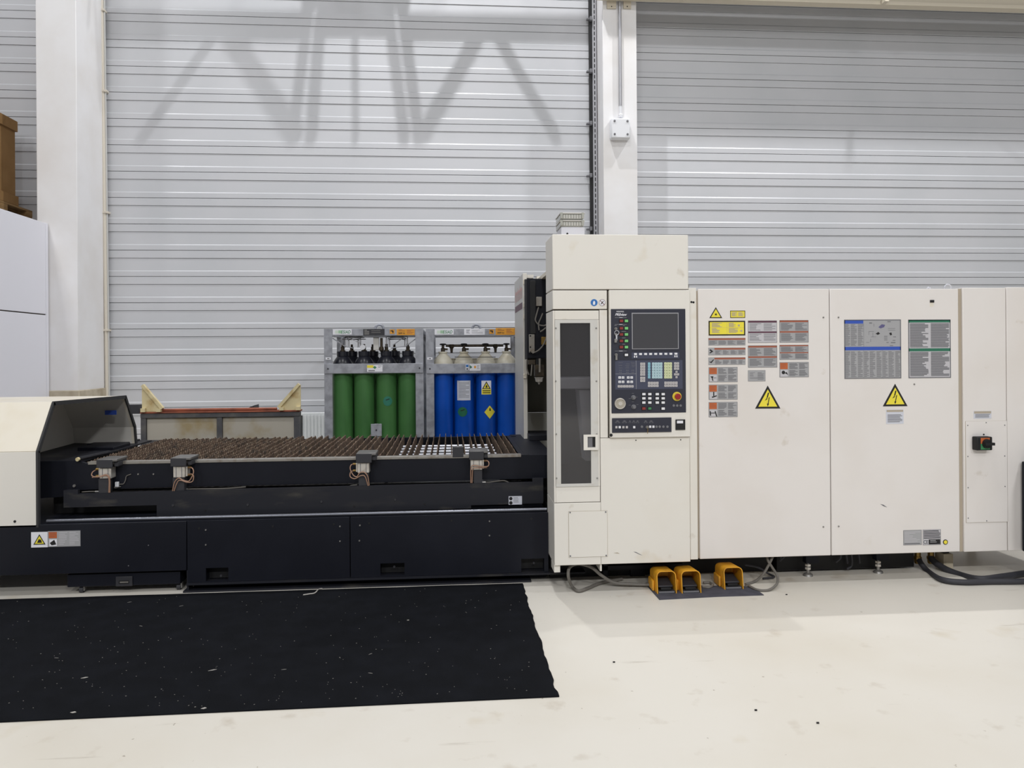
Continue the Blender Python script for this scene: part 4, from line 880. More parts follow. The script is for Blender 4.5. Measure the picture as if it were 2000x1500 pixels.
for px in (1083, 1173): 
    x0 = at(px, 1105, TF).x; bx('skirt_bracket', 'cream', tow, x0, x0 + (0.012 if px == 1173 else 0.04), TF + 0.02, TF + 0.16, Z0 - 0.05, Z0 - 0.001, 0.002)
bx('skirt', 'cream_warm', tow, X0 + 0.06, xm - 0.02, TF + 0.16, TF + 0.18, Z0 - 0.045, Z0 - 0.001)
bx('base_frame', 'pitch', tow, XE + 0.02, X1 + 0.7, 5.272, 6.4, 0.0, 0.17); bx('base_frame', 'pitch', tow, XE + 0.02, X1 + 0.05, 5.27, 6.2, 0.171, 0.48)
bx('base_beam', 'black_worn', tow, xm + 0.02, X1 + 0.04, 5.2, 5.24, 0.06, 0.09); bx('base_leg', 'black_worn', tow, xm + 0.02, xm + 0.05, 5.2, 5.24, 0.0, 0.2)
bx('base_leg', 'black_worn', tow, xm + 0.22, xm + 0.32, 5.245, 5.268, 0.0, 0.2)
# door with tinted window
dr = bx('door', 'cream', tow, X0, X0 + 0.012, TF + 0.0005, TB - 0.002, zd0, zd1, 0.002)
wx0, wx1, wz0, wz1 = rc(1094.5, 631, 1153.5, 944.5, TF)
fx0, fx1, fz0, fz1 = rc(1084.5, 624.5, 1168, 950, TF)
bx('door_skin', 'cream', dr, X0 + 0.0125, xdo, TF + 0.001, TF + 0.016, fz1 + 0.001, zd1, 0.002); bx('door_skin', 'cream', dr, X0 + 0.0125, xdo, TF + 0.001, TF + 0.016, zd0, fz0 - 0.001, 0.002)
fm = MB().box(X0 + 0.0125, wx0, TF - 0.006, TF + 0.014, fz0, fz1, 'frame_grey').box(wx1, fx1, TF - 0.006, TF + 0.014, fz0, fz1).box(wx0, wx1, TF - 0.006, TF + 0.014, fz0, wz0).box(wx0, wx1, TF - 0.006, TF + 0.014, wz1, fz1)
wf = fm.build('window_frame', None, dr, smooth=False); bx('door_edge', 'cream', dr, fx1 + 0.0005, xdo, TF + 0.001, TF + 0.016, fz0, fz1)
bx('window_pane', 'tinted_pane', dr, wx0 + 0.0005, wx1 - 0.0005, TF + 0.002, TF + 0.006, wz0, wz1)
for q in ((1085.5, 641), (1164.5, 641), (1085.5, 744.5), (1165, 744.5), (1086.5, 848), (1165.5, 848), (1087, 934), (1166.5, 934)): share('screw', SCREW, dr, at(q[0], q[1], TF - 0.006))
hx0, hx1, hz0, hz1 = rc(1140, 849, 1168, 879, TF - 0.02)
hm = MB(); i0, i1, k0, k1 = rc(1147.5, 853, 1163, 874, TF - 0.02)
hm.box(hx0, i0, TF - 0.022, TF - 0.0065, hz0, hz1, 'cream').box(i1, hx1, TF - 0.022, TF - 0.0065, hz0, hz1).box(i0, i1, TF - 0.022, TF - 0.0065, hz0, k0).box(i0, i1, TF - 0.022, TF - 0.0065, k1, hz1)
ho = hm.build('handle', None, dr, smooth=False); bx('handle_cup', 'ink_grey', dr, i0, i1, TF - 0.0085, TF - 0.0068, k0, k1); bx('handle_slot', 'pitch', dr, i0 + (i1 - i0) * 0.68, i1, TF - 0.012, TF - 0.0087, k0 + 0.004, k1 - 0.004)
# what shows dimly behind the pane
# round signs
for px, m1 in ((1160.3, 'sign_blue'), (1176, 'sign_maroon')):
    c = at(px, 591, TF); o = MB().cyl(c, c + Vector((0, -0.0015, 0)), 0.0225, n=28).build('round_sign', m1 if m1 == 'sign_blue' else 'label_white', tow)
    p = MB(); yq = TF - 0.002
    if m1 == 'sign_blue': p.quad([(c.x - 0.008, yq, c.z - 0.014), (c.x + 0.006, yq, c.z - 0.014), (c.x + 0.007, yq, c.z + 0.004), (c.x + 0.0, yq, c.z + 0.013), (c.x - 0.007, yq, c.z + 0.003)], 'label_white')
    else:
        p.torus((c.x, yq, c.z), 0.0205, 0.0012, 'y', 24, 4, mat='sign_maroon'); p.quad([(c.x - 0.015, yq, c.z + 0.012), (c.x - 0.012, yq, c.z + 0.015), (c.x + 0.015, yq, c.z - 0.012), (c.x + 0.012, yq, c.z - 0.015)], 'sign_maroon')
        p.quad([(c.x - 0.011, yq, c.z - 0.01), (c.x - 0.004, yq, c.z - 0.01), (c.x + 0.01, yq, c.z + 0.008), (c.x + 0.006, yq, c.z + 0.01)], 'ink_black')
    p.build('pictogram', None, o, smooth=False)
# access cover
x0, x1, z0, z1 = rc(1111, 998.5, 1186, 1087.5, TF)
MB().box(x0 - 0.002, x1 + 0.002, TF - 0.0012, TF - 0.0002, z0 - 0.002, z1 + 0.002, 'gap_tan').build('cover_gasket', None, tow)
o = bx('access_cover', 'cream', tow, x0, x1, TF - 0.004, TF - 0.0013, z0, z1, 0.001); screws(o, [(1113.5, 1001), (1183, 1000), (1114, 1086), (1184, 1085)], TF - 0.004, screw_mesh(0.0055, 'ink_grey', 0.004))
screws(tow, [(1242, 860), (1329.5, 859)], TF, screw_mesh(0.0045, 'pitch', 0.002))
# operator panel
PZ1, PZ0 = zS - 0.003, zCP; px0 = xm + 0.006
pan = bx('operator_door', 'cream', tow, px0, X1, TF - 0.022, TF + 0.018, PZ0, PZ1, 0.004); PF = TF - 0.022
x0, x1, z0, z1 = rc(1193.6, 603.5, 1339, 806.5, PF); blk = bx('operator_panel', 'panel_navy', tow, x0, x1, PF - 0.004, PF - 0.0003, z0, z1, 0.002); OF = PF - 0.004
def U(u, v): return (1180 + u / 11.54, 590 + v / 11.54)          # measured from close-ups of the upper / lower half
def L(u, v): return (1180 + u / 8.82, 690 + v / 8.82)
def patch(name, m, a, b, parent=blk, y=0.0008, bevel=0.0): 
    q = rc(a[0], a[1], b[0], b[1], OF); return bx(name, m, parent, q[0], q[1], OF - y, OF + 0.0002, q[2], q[3], bevel)
pm = MB()
def ptext(s, a, b, m, shear=0.0, bold=0.0): q = rc(a[0], a[1], b[0], b[1], OF); pm.text(s, q[0], q[1], q[2], q[3], OF - 0.0012, m, shear, bold=bold)
def pline(a, b, m='line_grey', y=0.0012): q = rc(a[0], a[1], b[0], b[1], OF); pm.quad([(q[0], OF - y, q[2]), (q[1], OF - y, q[2]), (q[1], OF - y, q[3]), (q[0], OF - y, q[3])], m)
ptext('MAZATROL', U(278, 198), U(448, 230), 'label_white', 0, 0.01); ptext('PREview', U(245, 252), U(512, 310), 'label_white', 0.35, 0.02)
for v in (350, 505, 1102): pline(U(240, v - 3), U(505, v + 3)); pline(U(340, v - 5), U(415, v + 5), 'label_white', 0.0016)
for v, a_, b_ in ((528, 230, 280), (528, 420, 465), (662, 390, 490), (808, 400, 480), (950, 410, 475)): pline(U(a_, v - 8), U(b_, v + 8), 'ink_grey')
patch('softkey_strip', 'panel_slate', U(620, 1135), U(1690, 1270)); patch('keypad_plate', 'panel_slate', L(190, 122), L(1350, 618))
pline(L(548, 125), L(554, 615)); pline(L(192, 353), L(548, 358))
rr = random.Random(3)
for u0 in (245, 362, 458):
    for v in (160, 182, 208, 232, 252):
        if rr.random() < 0.85: pline(L(u0 + rr.randint(0, 15), v - 2), L(u0 + 72 + rr.randint(-8, 10), v + 2), 'ink_grey')
for u0 in (260, 380, 475):
    for v in (295, 330): pline(L(u0, v - 8), L(u0 + 12, v + 6), 'ink_grey'); pline(L(u0 + 26, v - 8), L(u0 + 38, v + 6), 'ink_grey')
sf = patch('screen_frame', 'line_grey', U(620, 240), U(1676, 1060), y=0.004, bevel=0.001); q = rc(*U(640, 262), *U(1657, 1043), OF); bx('screen', 'screen', tow, q[0], q[1], OF - 0.0048, OF - 0.0041, q[2], q[3])
def button_mesh(w, h, m, d=0.006): return MB().box(-w / 2, w / 2, -d, 0, -h / 2, h / 2).mesh('button', m)
kpx = 4.9 / 1500                                                   # metres per pixel on the cabinet front
mr, mg, mw = button_mesh(6.6 * kpx, 5 * kpx, 'btn_red'), button_mesh(6.6 * kpx, 5 * kpx, 'btn_green'), button_mesh(6.4 * kpx, 4.5 * kpx, 'key_white')
bez_m = MB().box(-4.6 * kpx, 4.6 * kpx, -0.002, 0, -3.6 * kpx, 3.6 * kpx).mesh('button_bezel', 'pitch')
def btn(me, pxy, bezel=True):
    c = at(*pxy, OF); share('button', me, blk, (c.x, OF - (0.002 if bezel else 0.0008), c.z))
    if bezel: share('button_bezel', bez_m, blk, (c.x, OF, c.z))
for v in (425, 590, 730, 875, 1015): btn(mr, U(385, v)); btn(mg, U(497, v))
btn(mw, U(497, 1190))
sk = button_mesh(5.6 * kpx, 3.9 * kpx, 'key_white'); sk2 = button_mesh(2.1 * kpx, 3.8 * kpx, 'key_white')
for i, u in enumerate((702, 815, 930, 1042, 1157, 1270, 1385, 1498, 1612)): btn(sk, U(u, 1172 - i * 0.9), False)
for u, v in ((680, 1230), (725, 1230), (1590, 1222), (1633, 1222)): btn(sk2, U(u, v), False)
def key_block(m, u0, v0, u1, v1, nc, nr, name='key_block'):
    mb = MB(); ink = MB()
    for i in range(nc):
        for j in range(nr):
            du, dv = (u1 - u0) / nc, (v1 - v0) / nr; a, b = L(u0 + i * du + du * 0.06, v0 + j * dv + dv * 0.06), L(u0 + (i + 1) * du - du * 0.06, v0 + (j + 1) * dv - dv * 0.06)
            q = rc(*a, *b, OF); mb.box(q[0], q[1], OF - 0.004, OF - 0.0008, q[2], q[3], m)
            xc, zc_ = (q[0] + q[1]) / 2, (q[2] + q[3]) / 2; ink.quad([(xc - 0.0022, OF - 0.0044, zc_ - 0.0022), (xc + 0.0022, OF - 0.0044, zc_ - 0.0022), (xc + 0.0022, OF - 0.0044, zc_ + 0.0022), (xc - 0.0022, OF - 0.0044, zc_ + 0.0022)], 'ink_grey')
    mb.v += ink.v; n0 = len(mb.v) - len(ink.v); mb.f += [[i + n0 for i in f_] for f_ in ink.f]; mb.m += ink.m
    o = mb.build(name, None, blk, smooth=False); o['kind'] = 'stuff'
key_block('key_grey', 617, 158, 706, 390, 2, 5); key_block('key_grey', 617, 402, 706, 496, 2, 2); key_block('key_cyan', 750, 156, 796, 435, 1, 6); key_block('key_pale', 820, 156, 1002, 435, 4, 6)
key_block('key_lime', 1030, 154, 1168, 435, 3, 6); key_block('key_grey', 1200, 152, 1290, 288, 2, 3); key_block('key_grey', 1225, 300, 1263, 338, 1, 1); key_block('key_grey', 1200, 343, 1290, 383, 2, 1); key_block('key_grey', 1225, 390, 1263, 430, 1, 1)
key_block('key_grey', 750, 488, 937, 582, 4, 2); key_block('key_grey', 1032, 485, 1264, 580, 5, 2); key_block('key_grey', 230, 546, 508, 592, 6, 1)
w5 = button_mesh(5.1 * kpx, 4.6 * kpx, 'key_white', 0.004)
for u in (265, 322, 413, 472):
    for v in (417, 492): btn(w5, L(u, v), False); c = at(*L(u, v), OF); pm.quad([(c.x - 0.003, OF - 0.0053, c.z - 0.003), (c.x + 0.003, OF - 0.0053, c.z - 0.003), (c.x, OF - 0.0053, c.z + 0.003)], 'ink_black')
for u in (680, 782, 910, 1012):
    for v in (703, 775, 848): btn(mw, L(u, v))
btn(mr, L(680, 950)); btn(button_mesh(6.2 * kpx, 4.6 * kpx, 'text_green'), L(782, 950)); btn(mw, L(1012, 952))
for u, v, a_ in ((495, 690, 0), (440, 780, 0), (555, 755, 0), (495, 835, 0), (440, 892, 0), (572, 885, 0)): pline(L(u - 18, v - 3), L(u + 18, v + 3), 'ink_grey')
pm.build('print', None, blk, smooth=False)
c = at(*L(270, 865), OF); R_ = 100 / 8.82 * kpx
hw = MB().lathe((0, 0, 0), [(R_ * 0.98, 0), (R_, 0.006), (R_ * 0.94, 0.016), (R_ * 0.8, 0.017), (R_ * 0.72, 0.01), (R_ * 0.4, 0.01), (R_ * 0.36, 0.016)], 28)
hw.v = [(x, -z, y) for x, y, z in hw.v]; me = hw.mesh('pulse_handwheel', 'alu'); o = share('pulse_handwheel', me, blk, (c.x, OF, c.z))
dial = MB().lathe((0, 0, 0), [(R_ * 0.7, 0.0105), (R_ * 0.7, 0.0112)], 24); dial.v = [(x, -z, y) for x, y, z in dial.v]; share('dial_face', dial.mesh('dial_face', 'board_grey'), o, (c.x, OF, c.z))
kn = MB().lathe((0, 0, 0), [(0.0155, 0), (0.0155, 0.004), (0.012, 0.006), (0.011, 0.02), (0.009, 0.022)], 16); kn.v = [(x, -z, y) for x, y, z in kn.v]; kn.box(-0.002, 0.002, -0.024, -0.02, -0.011, 0.011); kn = kn.mesh('rotary_knob', 'ink_grey')
for uv_ in ((503, 762), (508, 922)): c = at(*L(*uv_), OF); share('rotary_knob', kn, blk, (c.x, OF, c.z), (0, 0.5, 0))
c = at(*L(1252, 743), OF); r1 = 80 / 8.82 * kpx
e = MB().lathe((0, 0, 0), [(r1, 0), (r1, 0.004), (r1 * 0.8, 0.005)], 28); e.v = [(x, -z, y) for x, y, z in e.v]; es = share('emergency_stop', e.mesh('emergency_stop', 'estop_yellow'), blk, (c.x, OF, c.z))
e = MB().lathe((0, 0, 0), [(r1 * 0.4, 0.004), (r1 * 0.4, 0.014), (r1 * 0.66, 0.018), (r1 * 0.66, 0.028), (r1 * 0.5, 0.031)], 24); e.v = [(x, -z, y) for x, y, z in e.v]; share('mushroom_head', e.mesh('mushroom_head', 'estop_red'), es, (c.x, OF, c.z))
sm = MB().cyl((0, 0, 0), (0, -0.004, 0), 0.008, n=14).mesh('socket', 'ink_grey')
for u in (1197, 1257, 1315): c = at(*L(u, 900), OF); share('socket', sm, blk, (c.x, OF, c.z))
km = MB().cyl((0, 0, 0), (0, -0.01, 0), 0.009, n=14).box(-0.0015, 0.0015, -0.022, -0.01, -0.006, 0.006).mesh('key_switch', 'steel')
for uv_ in ((265, 1185), (258, 600), (262, 730)): c = at(*U(*uv_), OF); share('key_switch', km, blk, (c.x, OF, c.z))
kr = thing('key_ring', 'bunch of keys hanging from the operator panel switch', 'keys', at(*U(285, 700), OF - 0.02))
c = at(*U(285, 690), OF - 0.018); MB().torus(c, 0.014, 0.0016, 'y', 18, 6).build('ring', 'chrome', kr)
c = at(*U(282, 790), OF - 0.018); MB().box(c.x - 0.006, c.x + 0.004, c.y - 0.002, c.y, c.z - 0.022, c.z + 0.014).build('key', 'chrome', kr, 0.001)
c = at(*U(265, 870), OF - 0.018); MB().box(c.x - 0.01, c.x + 0.006, c.y - 0.004, c.y - 0.002, c.z - 0.012, c.z + 0.012).build('key', 'steel', kr, 0.001)
c = at(*U(280, 1250), OF - 0.016); MB().box(c.x - 0.007, c.x + 0.006, c.y, c.y + 0.004, c.z - 0.016, c.z + 0.014).build('key', 'steel', kr, 0.001)
# lower switch strip
st = patch('switch_strip', 'panel_navy', L(135, 1112), L(1158, 1362), tow, 0.0035, 0.001); OF2 = OF; OF = OF - 0.0035
pm = MB()
for u, w in ((230, 40), (350, 40), (443, 20), (510, 25), (575, 25), (715, 28), (810, 35)):
    pm.quad([at(*L(u - w, 1176), OF - 0.0006), at(*L(u + w, 1176), OF - 0.0006), at(*L(u, 1158), OF - 0.0006)], 'ink_grey')
    pline(L(u - w * 1.1, 1190), L(u - 6, 1198), 'ink_grey', 0.0006); pline(L(u + 6, 1190), L(u + w * 1.1, 1198), 'ink_grey', 0.0006)
pm.build('print', None, st, smooth=False)
wb = button_mesh(4.2 * kpx, 4.4 * kpx, 'key_white'); gb = button_mesh(4.2 * kpx, 4.4 * kpx, 'key_grey')
for u, me in ((208, gb), (265, wb), (328, gb), (388, gb), (515, wb), (790, wb), (845, wb)): c = at(*L(u, 1272 - (u > 700) * 8), OF); share('button', me, st, (c.x, OF, c.z))
for u in (648, 900, 955, 1018, 1088): c = at(*L(u, 1264), OF); share('socket', sm, st, (c.x, OF, c.z))
c = at(*L(735, 1270), OF); share('key_switch', km, st, (c.x, OF, c.z)); MB().tube([c + Vector((0, -0.02, 0)), c + Vector((0.002, -0.016, -0.02)), c + Vector((0.001, -0.012, -0.042))], 0.0018, 6).build('key_cord', 'brass', st)
OF = OF2
sb = patch('label_box', 'pitch', L(1228, 1140), L(1395, 1320), tow, 0.004, 0.001); q = rc(*L(1250, 1160), *L(1355, 1206), OF); bx('print', 'label_white', sb, q[0], q[1], OF - 0.005, OF - 0.0042, q[2], q[3])
c = at(*L(118, 1410), PF); MB().cyl(c, c + Vector((0, -0.004, 0)), 0.01, n=16).build('lock', 'pitch', tow)
for pts_, m_ in (([(1237, 1077.5), (1242, 1078), (1255, 1085), (1250, 1083.5)], 'ink_grey'), ([(1198, 1080), (1206, 1079), (1211, 1081.5), (1204, 1081)], 'gap_tan')):
    MB().prism([Vector((p.x, TF - 0.0006, p.z)) for p in (at(a_, b_, TF) for a_, b_ in pts_)], (0, 0.0008, 0), m_).build('scratch', None, tow, smooth=False)
# narrow filler strip right of the cabinet
x0, x1 = at(1347.5, 830, TF + 0.02).x, at(1361, 830, TF + 0.02).x
t = bx('filler_strip', 'cream', tow, X1 + 0.004, x1, TF + 0.012, TB, at(1354, 1094, TF).z, at(1354, 562, TF).z, 0.003); screws(t, [(1350.5, 590), (1354.5, 590.5)], TF + 0.012, SCREW_BLACK)
c = at(1347, 554, TF + 0.05); MB().torus((c.x + 0.01, TF + 0.15, c.z - 0.01), 0.014, 0.004, 'y', 14, 6).build('hook', 'steel', tow)

# ================================================================== resonator cabinet (two doors)
RF = 4.95; RB = 6.0
X1t = X1; X0 = at(1365, 830, RF).x; XMm = at(1622, 830, RF).x; X2 = at(1873.5, 830, RF).x
ZT2 = at(1620, 564, RF).z; ZB2 = at(1620, 1085, RF).z
res = thing('laser_cabinet', 'wide white two-door cabinet covered with warning stickers', 'cabinet', ((X0 + X2) / 2, RF + 0.5, 0))
bx('body', 'white_cab', res, X0 + 0.012, X2 - 0.003, RF + 0.022, RB, ZB2 + 0.004, ZT2 - 0.008, 0.004)
bx('seam_back', 'seam', res, XMm - 0.02, XMm + 0.02, RF + 0.0205, RF + 0.0215, ZB2 + 0.006, ZT2 - 0.01)
bx('side_reveal', 'gap_tan', res, X0 - 0.02, X0 + 0.011, RF + 0.012, RB, ZB2 + 0.004, ZT2 - 0.012)
d1 = bx('door', 'white_cab', res, X0, XMm - 0.0025, RF, RF + 0.02, ZB2, ZT2, 0.005)
d2 = bx('door', 'white_cab', res, XMm + 0.0025, X2, RF, RF + 0.02, ZB2, ZT2, 0.005)
screws(d1, [(1608, 620), (1608, 1029)], RF, SCREW); screws(d2, [(1637.5, 620), (1638, 1028), (1785.5, 750.5)], RF, SCREW)
x0, x1, z0, z1 = rc(1816, 586, 1824, 591, RF); bx('bumper', 'pitch', d2, x0, x1, RF - 0.006, RF, z0, z1, 0.002); x0, x1, z0, z1 = rc(1816, 591, 1823, 599, RF); bx('tape', 'cream_warm', d2, x0, x1, RF - 0.001, RF, z0, z1)
for px, r in ((1814, 0.012), (1851.5, 0.024)):
    c = at(px, 556, RF + 0.15); MB().torus((c.x, RF + 0.15, ZT2 + r * 0.8), r, 0.005, 'y', 18, 6).build('lifting_eye', 'chrome', res)
MB().prism([Vector((p.x, RF - 0.0006, p.z)) for p in (at(a_, b_, RF) for a_, b_ in [(1719, 984.5), (1725, 985.5), (1733, 991), (1726, 989)])], (0, 0.0008, 0), 'ink_grey').build('scratch', None, res, smooth=False)
def W(u, v): return (1370 + u / 8.696, 590 + v / 8.696)
def W2(u, v): return (1370 + u / 8.696, 700 + v / 8.696)
def V(u, v): return (1620 + u / 6, 590 + v / 6)
def stk(a, b, base, par=res, name='sticker', y=RF): return Sticker(par, name, a[0], a[1], b[0], b[1], y, base)
def hazard_triangle(apex, bl, br, icon, par=res):
    A, Bq, Cq = at(*apex, RF), at(*bl, RF), at(*br, RF); ctr = (A + Bq + Cq) / 3
    o = MB().prism([Vector((p.x, RF - 0.0015, p.z)) for p in (A, Bq, Cq)], (0, 0.0017, 0), 'ink_black').build('warning_sign', None, par, smooth=False)
    p = MB(); p.quad([Vector((c_.x, RF - 0.0021, c_.z)) for c_ in (ctr + (q_ - ctr) * 0.75 for q_ in (A, Bq, Cq))], 'label_yellow')
    h = A.z - Bq.z; w = Cq.x - Bq.x; cx, cz = ctr.x, ctr.z; y = RF - 0.0027
    if icon == 'bolt':
        f_ = lambda pts: [(cx + a_ * h, y, cz + b_ * h) for a_, b_ in pts]
        p.quad(f_([(-0.0, 0.36), (0.06, 0.36), (0.005, 0.16), (-0.06, 0.12)]), 'ink_black'); p.quad(f_([(-0.14, 0.01), (-0.06, 0.12), (-0.02, 0.14), (-0.05, 0.06)])); p.quad(f_([(-0.14, 0.01), (-0.05, 0.06), (0.06, 0.16), (0.09, 0.17)])); p.quad(f_([(0.09, 0.17), (0.04, 0.12), (-0.012, -0.13), (0.025, -0.13)])); p.quad(f_([(-0.045, -0.12), (0.055, -0.12), (-0.01, -0.24)]))
    else:
        for i in range(8):
            a_ = i * math.pi / 4; dx, dz = math.cos(a_), math.sin(a_); p.quad([(cx - dz * 0.03 * h, y, cz + dx * 0.03 * h), (cx + dx * 0.17 * h, y, cz + dz * 0.17 * h), (cx + dz * 0.03 * h, y, cz - dx * 0.03 * h)], 'ink_black')
    p.build('pictogram', None, o, smooth=False); return o
hazard_triangle(W(243, 86), W(134, 272), W(352, 272), 'laser')
s = stk(W(487, 145), W(741, 268), 'label_yellow'); s.border(0.08, 'ink_black').lines(0.1, 0.2, 0.46, 0.8, 6, 'gap_tan', 0.6, 1).lines(0.54, 0.2, 0.9, 0.8, 6, 'gap_tan', 0.6, 2); s.done()
s = stk(W(120, 318), W(742, 568), 'label_yellow'); s.border(0.085, 'ink_black').lines(0.09, 0.14, 0.36, 0.44, 6, 'gap_tan', 0.6, 3).lines(0.09, 0.5, 0.3, 0.84, 6, 'gap_tan', 0.6, 4).lines(0.55, 0.14, 0.74, 0.44, 6, 'gap_tan', 0.6, 5).lines(0.55, 0.5, 0.8, 0.84, 6, 'gap_tan', 0.6, 6); s.rect(0.8, 0.26, 0.85, 0.38, 'gap_tan').poly([(0.84, 0.7), (0.92, 0.76), (0.92, 0.6)], 'gap_tan').rect(0.04, 0.46, 0.96, 0.468, 'gap_tan').rect(0.5, 0.1, 0.505, 0.9, 'gap_tan'); s.done()
for (a_, b_, ic) in ((610, 735, 0), (775, 900, 1), (940, 1065, 2)):
    s = stk(W(118, a_), W(745, b_), 'label_grey'); u0 = 0.0 if not ic else 0.16
    s.rect(u0, 0.03, 1, 0.26, 'label_rust')
    for k in range(4): w = (1 - u0) / 4; s.lines(u0 + k * w + 0.02, 0.38, u0 + (k + 1) * w - 0.02, 0.92, 5, 'ink_grey', 0.5, k + ic)
    if ic == 1: s.poly([(0.02, 0.3), (0.06, 0.2), (0.13, 0.5), (0.05, 0.75), (0.02, 0.7), (0.07, 0.5)], 'ink_black')
    if ic == 2: s.poly([(0.03, 0.5), (0.06, 0.6), (0.13, 0.25), (0.15, 0.3), (0.08, 0.75), (0.03, 0.65)], 'ink_black')
    s.done()
def block_sticker(f_, u0, v0, u1, v1, icon, seed):
    s = stk(f_(u0, v0), f_(u1, v1), 'label_grey'); s.rect(0.02, 0.04, 0.28, 0.46, 'label_orange').rect(0.03, 0.5, 0.28, 0.96, 'label_light'); s.layer(); s.lines(0.05, 0.1, 0.25, 0.4, 3, 'label_rust', 0.35, seed)
    for c_ in range(2):
        for r in range(2): s.lines(0.33 + c_ * 0.34, 0.08 + r * 0.46, 0.62 + c_ * 0.34, 0.48 + r * 0.46, 6, 'ink_grey', 0.5, seed + c_ * 3 + r)
    if icon == 0: s.poly([(0.05, 0.62), (0.16, 0.6), (0.14, 0.75), (0.16, 0.92), (0.12, 0.9), (0.1, 0.72)], 'ink_black').rect(0.16, 0.7, 0.26, 0.73, 'ink_black')
    if icon == 1: s.rect(0.15, 0.48, 0.19, 0.75, 'ink_black').poly([(0.1, 0.8), (0.27, 0.7), (0.28, 0.77), (0.12, 0.88)], 'ink_black')
    if icon == 2: s.poly([(0.03, 0.6), (0.07, 0.6), (0.08, 0.9), (0.04, 0.9)], 'ink_black').rect(0.07, 0.7, 0.22, 0.75, 'ink_black').poly([(0.2, 0.6), (0.24, 0.6), (0.29, 0.96), (0.25, 0.96)], 'ink_black')
    if icon == 3: s.disc(0.13, 0.68, 0.012, 'ink_black').poly([(0.17, 0.72), (0.24, 0.65), (0.29, 0.85), (0.25, 0.8)], 'ink_black')
    s.done()
block_sticker(W, 123, 1105, 611, 1358, 0, 1); block_sticker(W2, 123, 445, 611, 700, 1, 5); block_sticker(W2, 123, 740, 611, 995, 2, 9); block_sticker(W, 1325, 1020, 1820, 1275, 3, 13)
for (u0, v0, u1, v1, m, sd) in ((790, 315, 1281, 690, 'label_maroon', 1), (1325, 308, 1816, 685, 'label_rust', 2), (790, 738, 1284, 1110, 'label_rust', 3), (1325, 728, 1816, 978, 'label_rust', 4)):
    s = stk(W(u0, v0), W(u1, v1), 'label_grey' if sd > 1 else 'label_light'); s.rect(0.01, 0.01, 0.99, 0.09, m).rect(0.01, 0.49, 0.99, 0.56, m)
    for c_ in range(2):
        for r in range(2): s.lines(0.05 + c_ * 0.49, 0.13 + r * 0.47, 0.46 + c_ * 0.49, 0.47 + r * 0.47, 6 if sd == 1 else 8, 'ink_grey', 0.35 if sd == 1 else 0.55, sd * 5 + c_ + r * 2)
    s.done()
s = stk(W(790, 1158), W(1085, 1345), 'label_grey'); s.lines(0.1, 0.2, 0.4, 0.62, 4, 'ink_grey', 0.3).lines(0.1, 0.64, 0.55, 0.84, 2, 'ink_grey', 0.3).lines(0.55, 0.2, 0.92, 0.9, 7, 'ink_grey', 0.45, 4); s.done()
hazard_triangle(W2(1125, 462), W2(911, 853), W2(1340, 851), 'bolt'); hazard_triangle(V(768, 957), V(625, 1222), V(914, 1219), 'bolt')
s = stk(V(173, 205), V(838, 897), 'label_grey', name='parts_chart'); s.rect(0.005, 0.012, 0.335, 0.068, 'label_blue').rect(0.005, 0.46, 0.995, 0.518, 'label_blue')
for u0, u1 in ((0.015, 0.1), (0.115, 0.22), (0.24, 0.335)): s.lines(u0, 0.08, u1, 0.45, 20, 'ink_grey', 0.4, int(u0 * 90))
for k in range(3):
    for u0, u1 in ((0.015, 0.1), (0.115, 0.21), (0.235, 0.32)): s.lines(u0 + k * 0.33, 0.54, u1 + k * 0.33, 0.98, 24, 'ink_grey', 0.4, k * 7 + int(u0 * 90))
s.rect(0.339, 0.07, 0.343, 0.46, 'ink_grey').rect(0.335, 0.52, 0.338, 0.99, 'ink_grey').rect(0.665, 0.52, 0.668, 0.99, 'ink_grey')
s.poly([(0.6, 0.13), (0.66, 0.08), (0.72, 0.09), (0.7, 0.13), (0.64, 0.15)], 'purple_tint').poly([(0.55, 0.24), (0.6, 0.21), (0.63, 0.24), (0.59, 0.26)], 'ink_black').poly([(0.79, 0.23), (0.83, 0.22), (0.84, 0.26), (0.81, 0.27)], 'ink_black')
for q_ in ((0.43, 0.2, 0.52, 0.205), (0.43, 0.2, 0.435, 0.26), (0.47, 0.29, 0.56, 0.295), (0.5, 0.22, 0.505, 0.29), (0.52, 0.07, 0.525, 0.12), (0.44, 0.05, 0.49, 0.065), (0.76, 0.03, 0.82, 0.045), (0.77, 0.15, 0.9, 0.155), (0.77, 0.18, 0.9, 0.185), (0.7, 0.28, 0.76, 0.29), (0.7, 0.31, 0.76, 0.32), (0.7, 0.34, 0.76, 0.35), (0.86, 0.29, 0.91, 0.3), (0.85, 0.35, 0.9, 0.36), (0.74, 0.385, 0.78, 0.395), (0.82, 0.385, 0.9, 0.4), (0.38, 0.385, 0.44, 0.39), (0.46, 0.33, 0.465, 0.38), (0.8, 0.44, 0.86, 0.45)): s.rect(*q_, 'ink_grey')
s.done()
s = stk(V(923, 205), V(1420, 890), 'label_light', name='instruction_plate'); s.rect(0.01, 0.005, 0.99, 0.05, 'label_green').rect(0.01, 0.492, 0.99, 0.542, 'label_green')
for c_ in range(2):
    for r in range(2): s.lines(0.04 + c_ * 0.49, 0.065 + r * 0.49, 0.47 + c_ * 0.49, 0.48 + r * 0.49, 20, 'ink_grey', 0.72, c_ * 3 + r, 0.4)
s.done()
s = stk(V(663, 1260), V(868, 1427), 'label_paper'); s.rect(0.03, 0.02, 0.97, 0.16, 'gap_tan').lines(0.08, 0.34, 0.92, 0.92, 7, 'ink_grey', 0.5, 8, 0.3); s.done()
def Q(u, v): return (1740 + u / 4.054, 780 + v / 4.054)
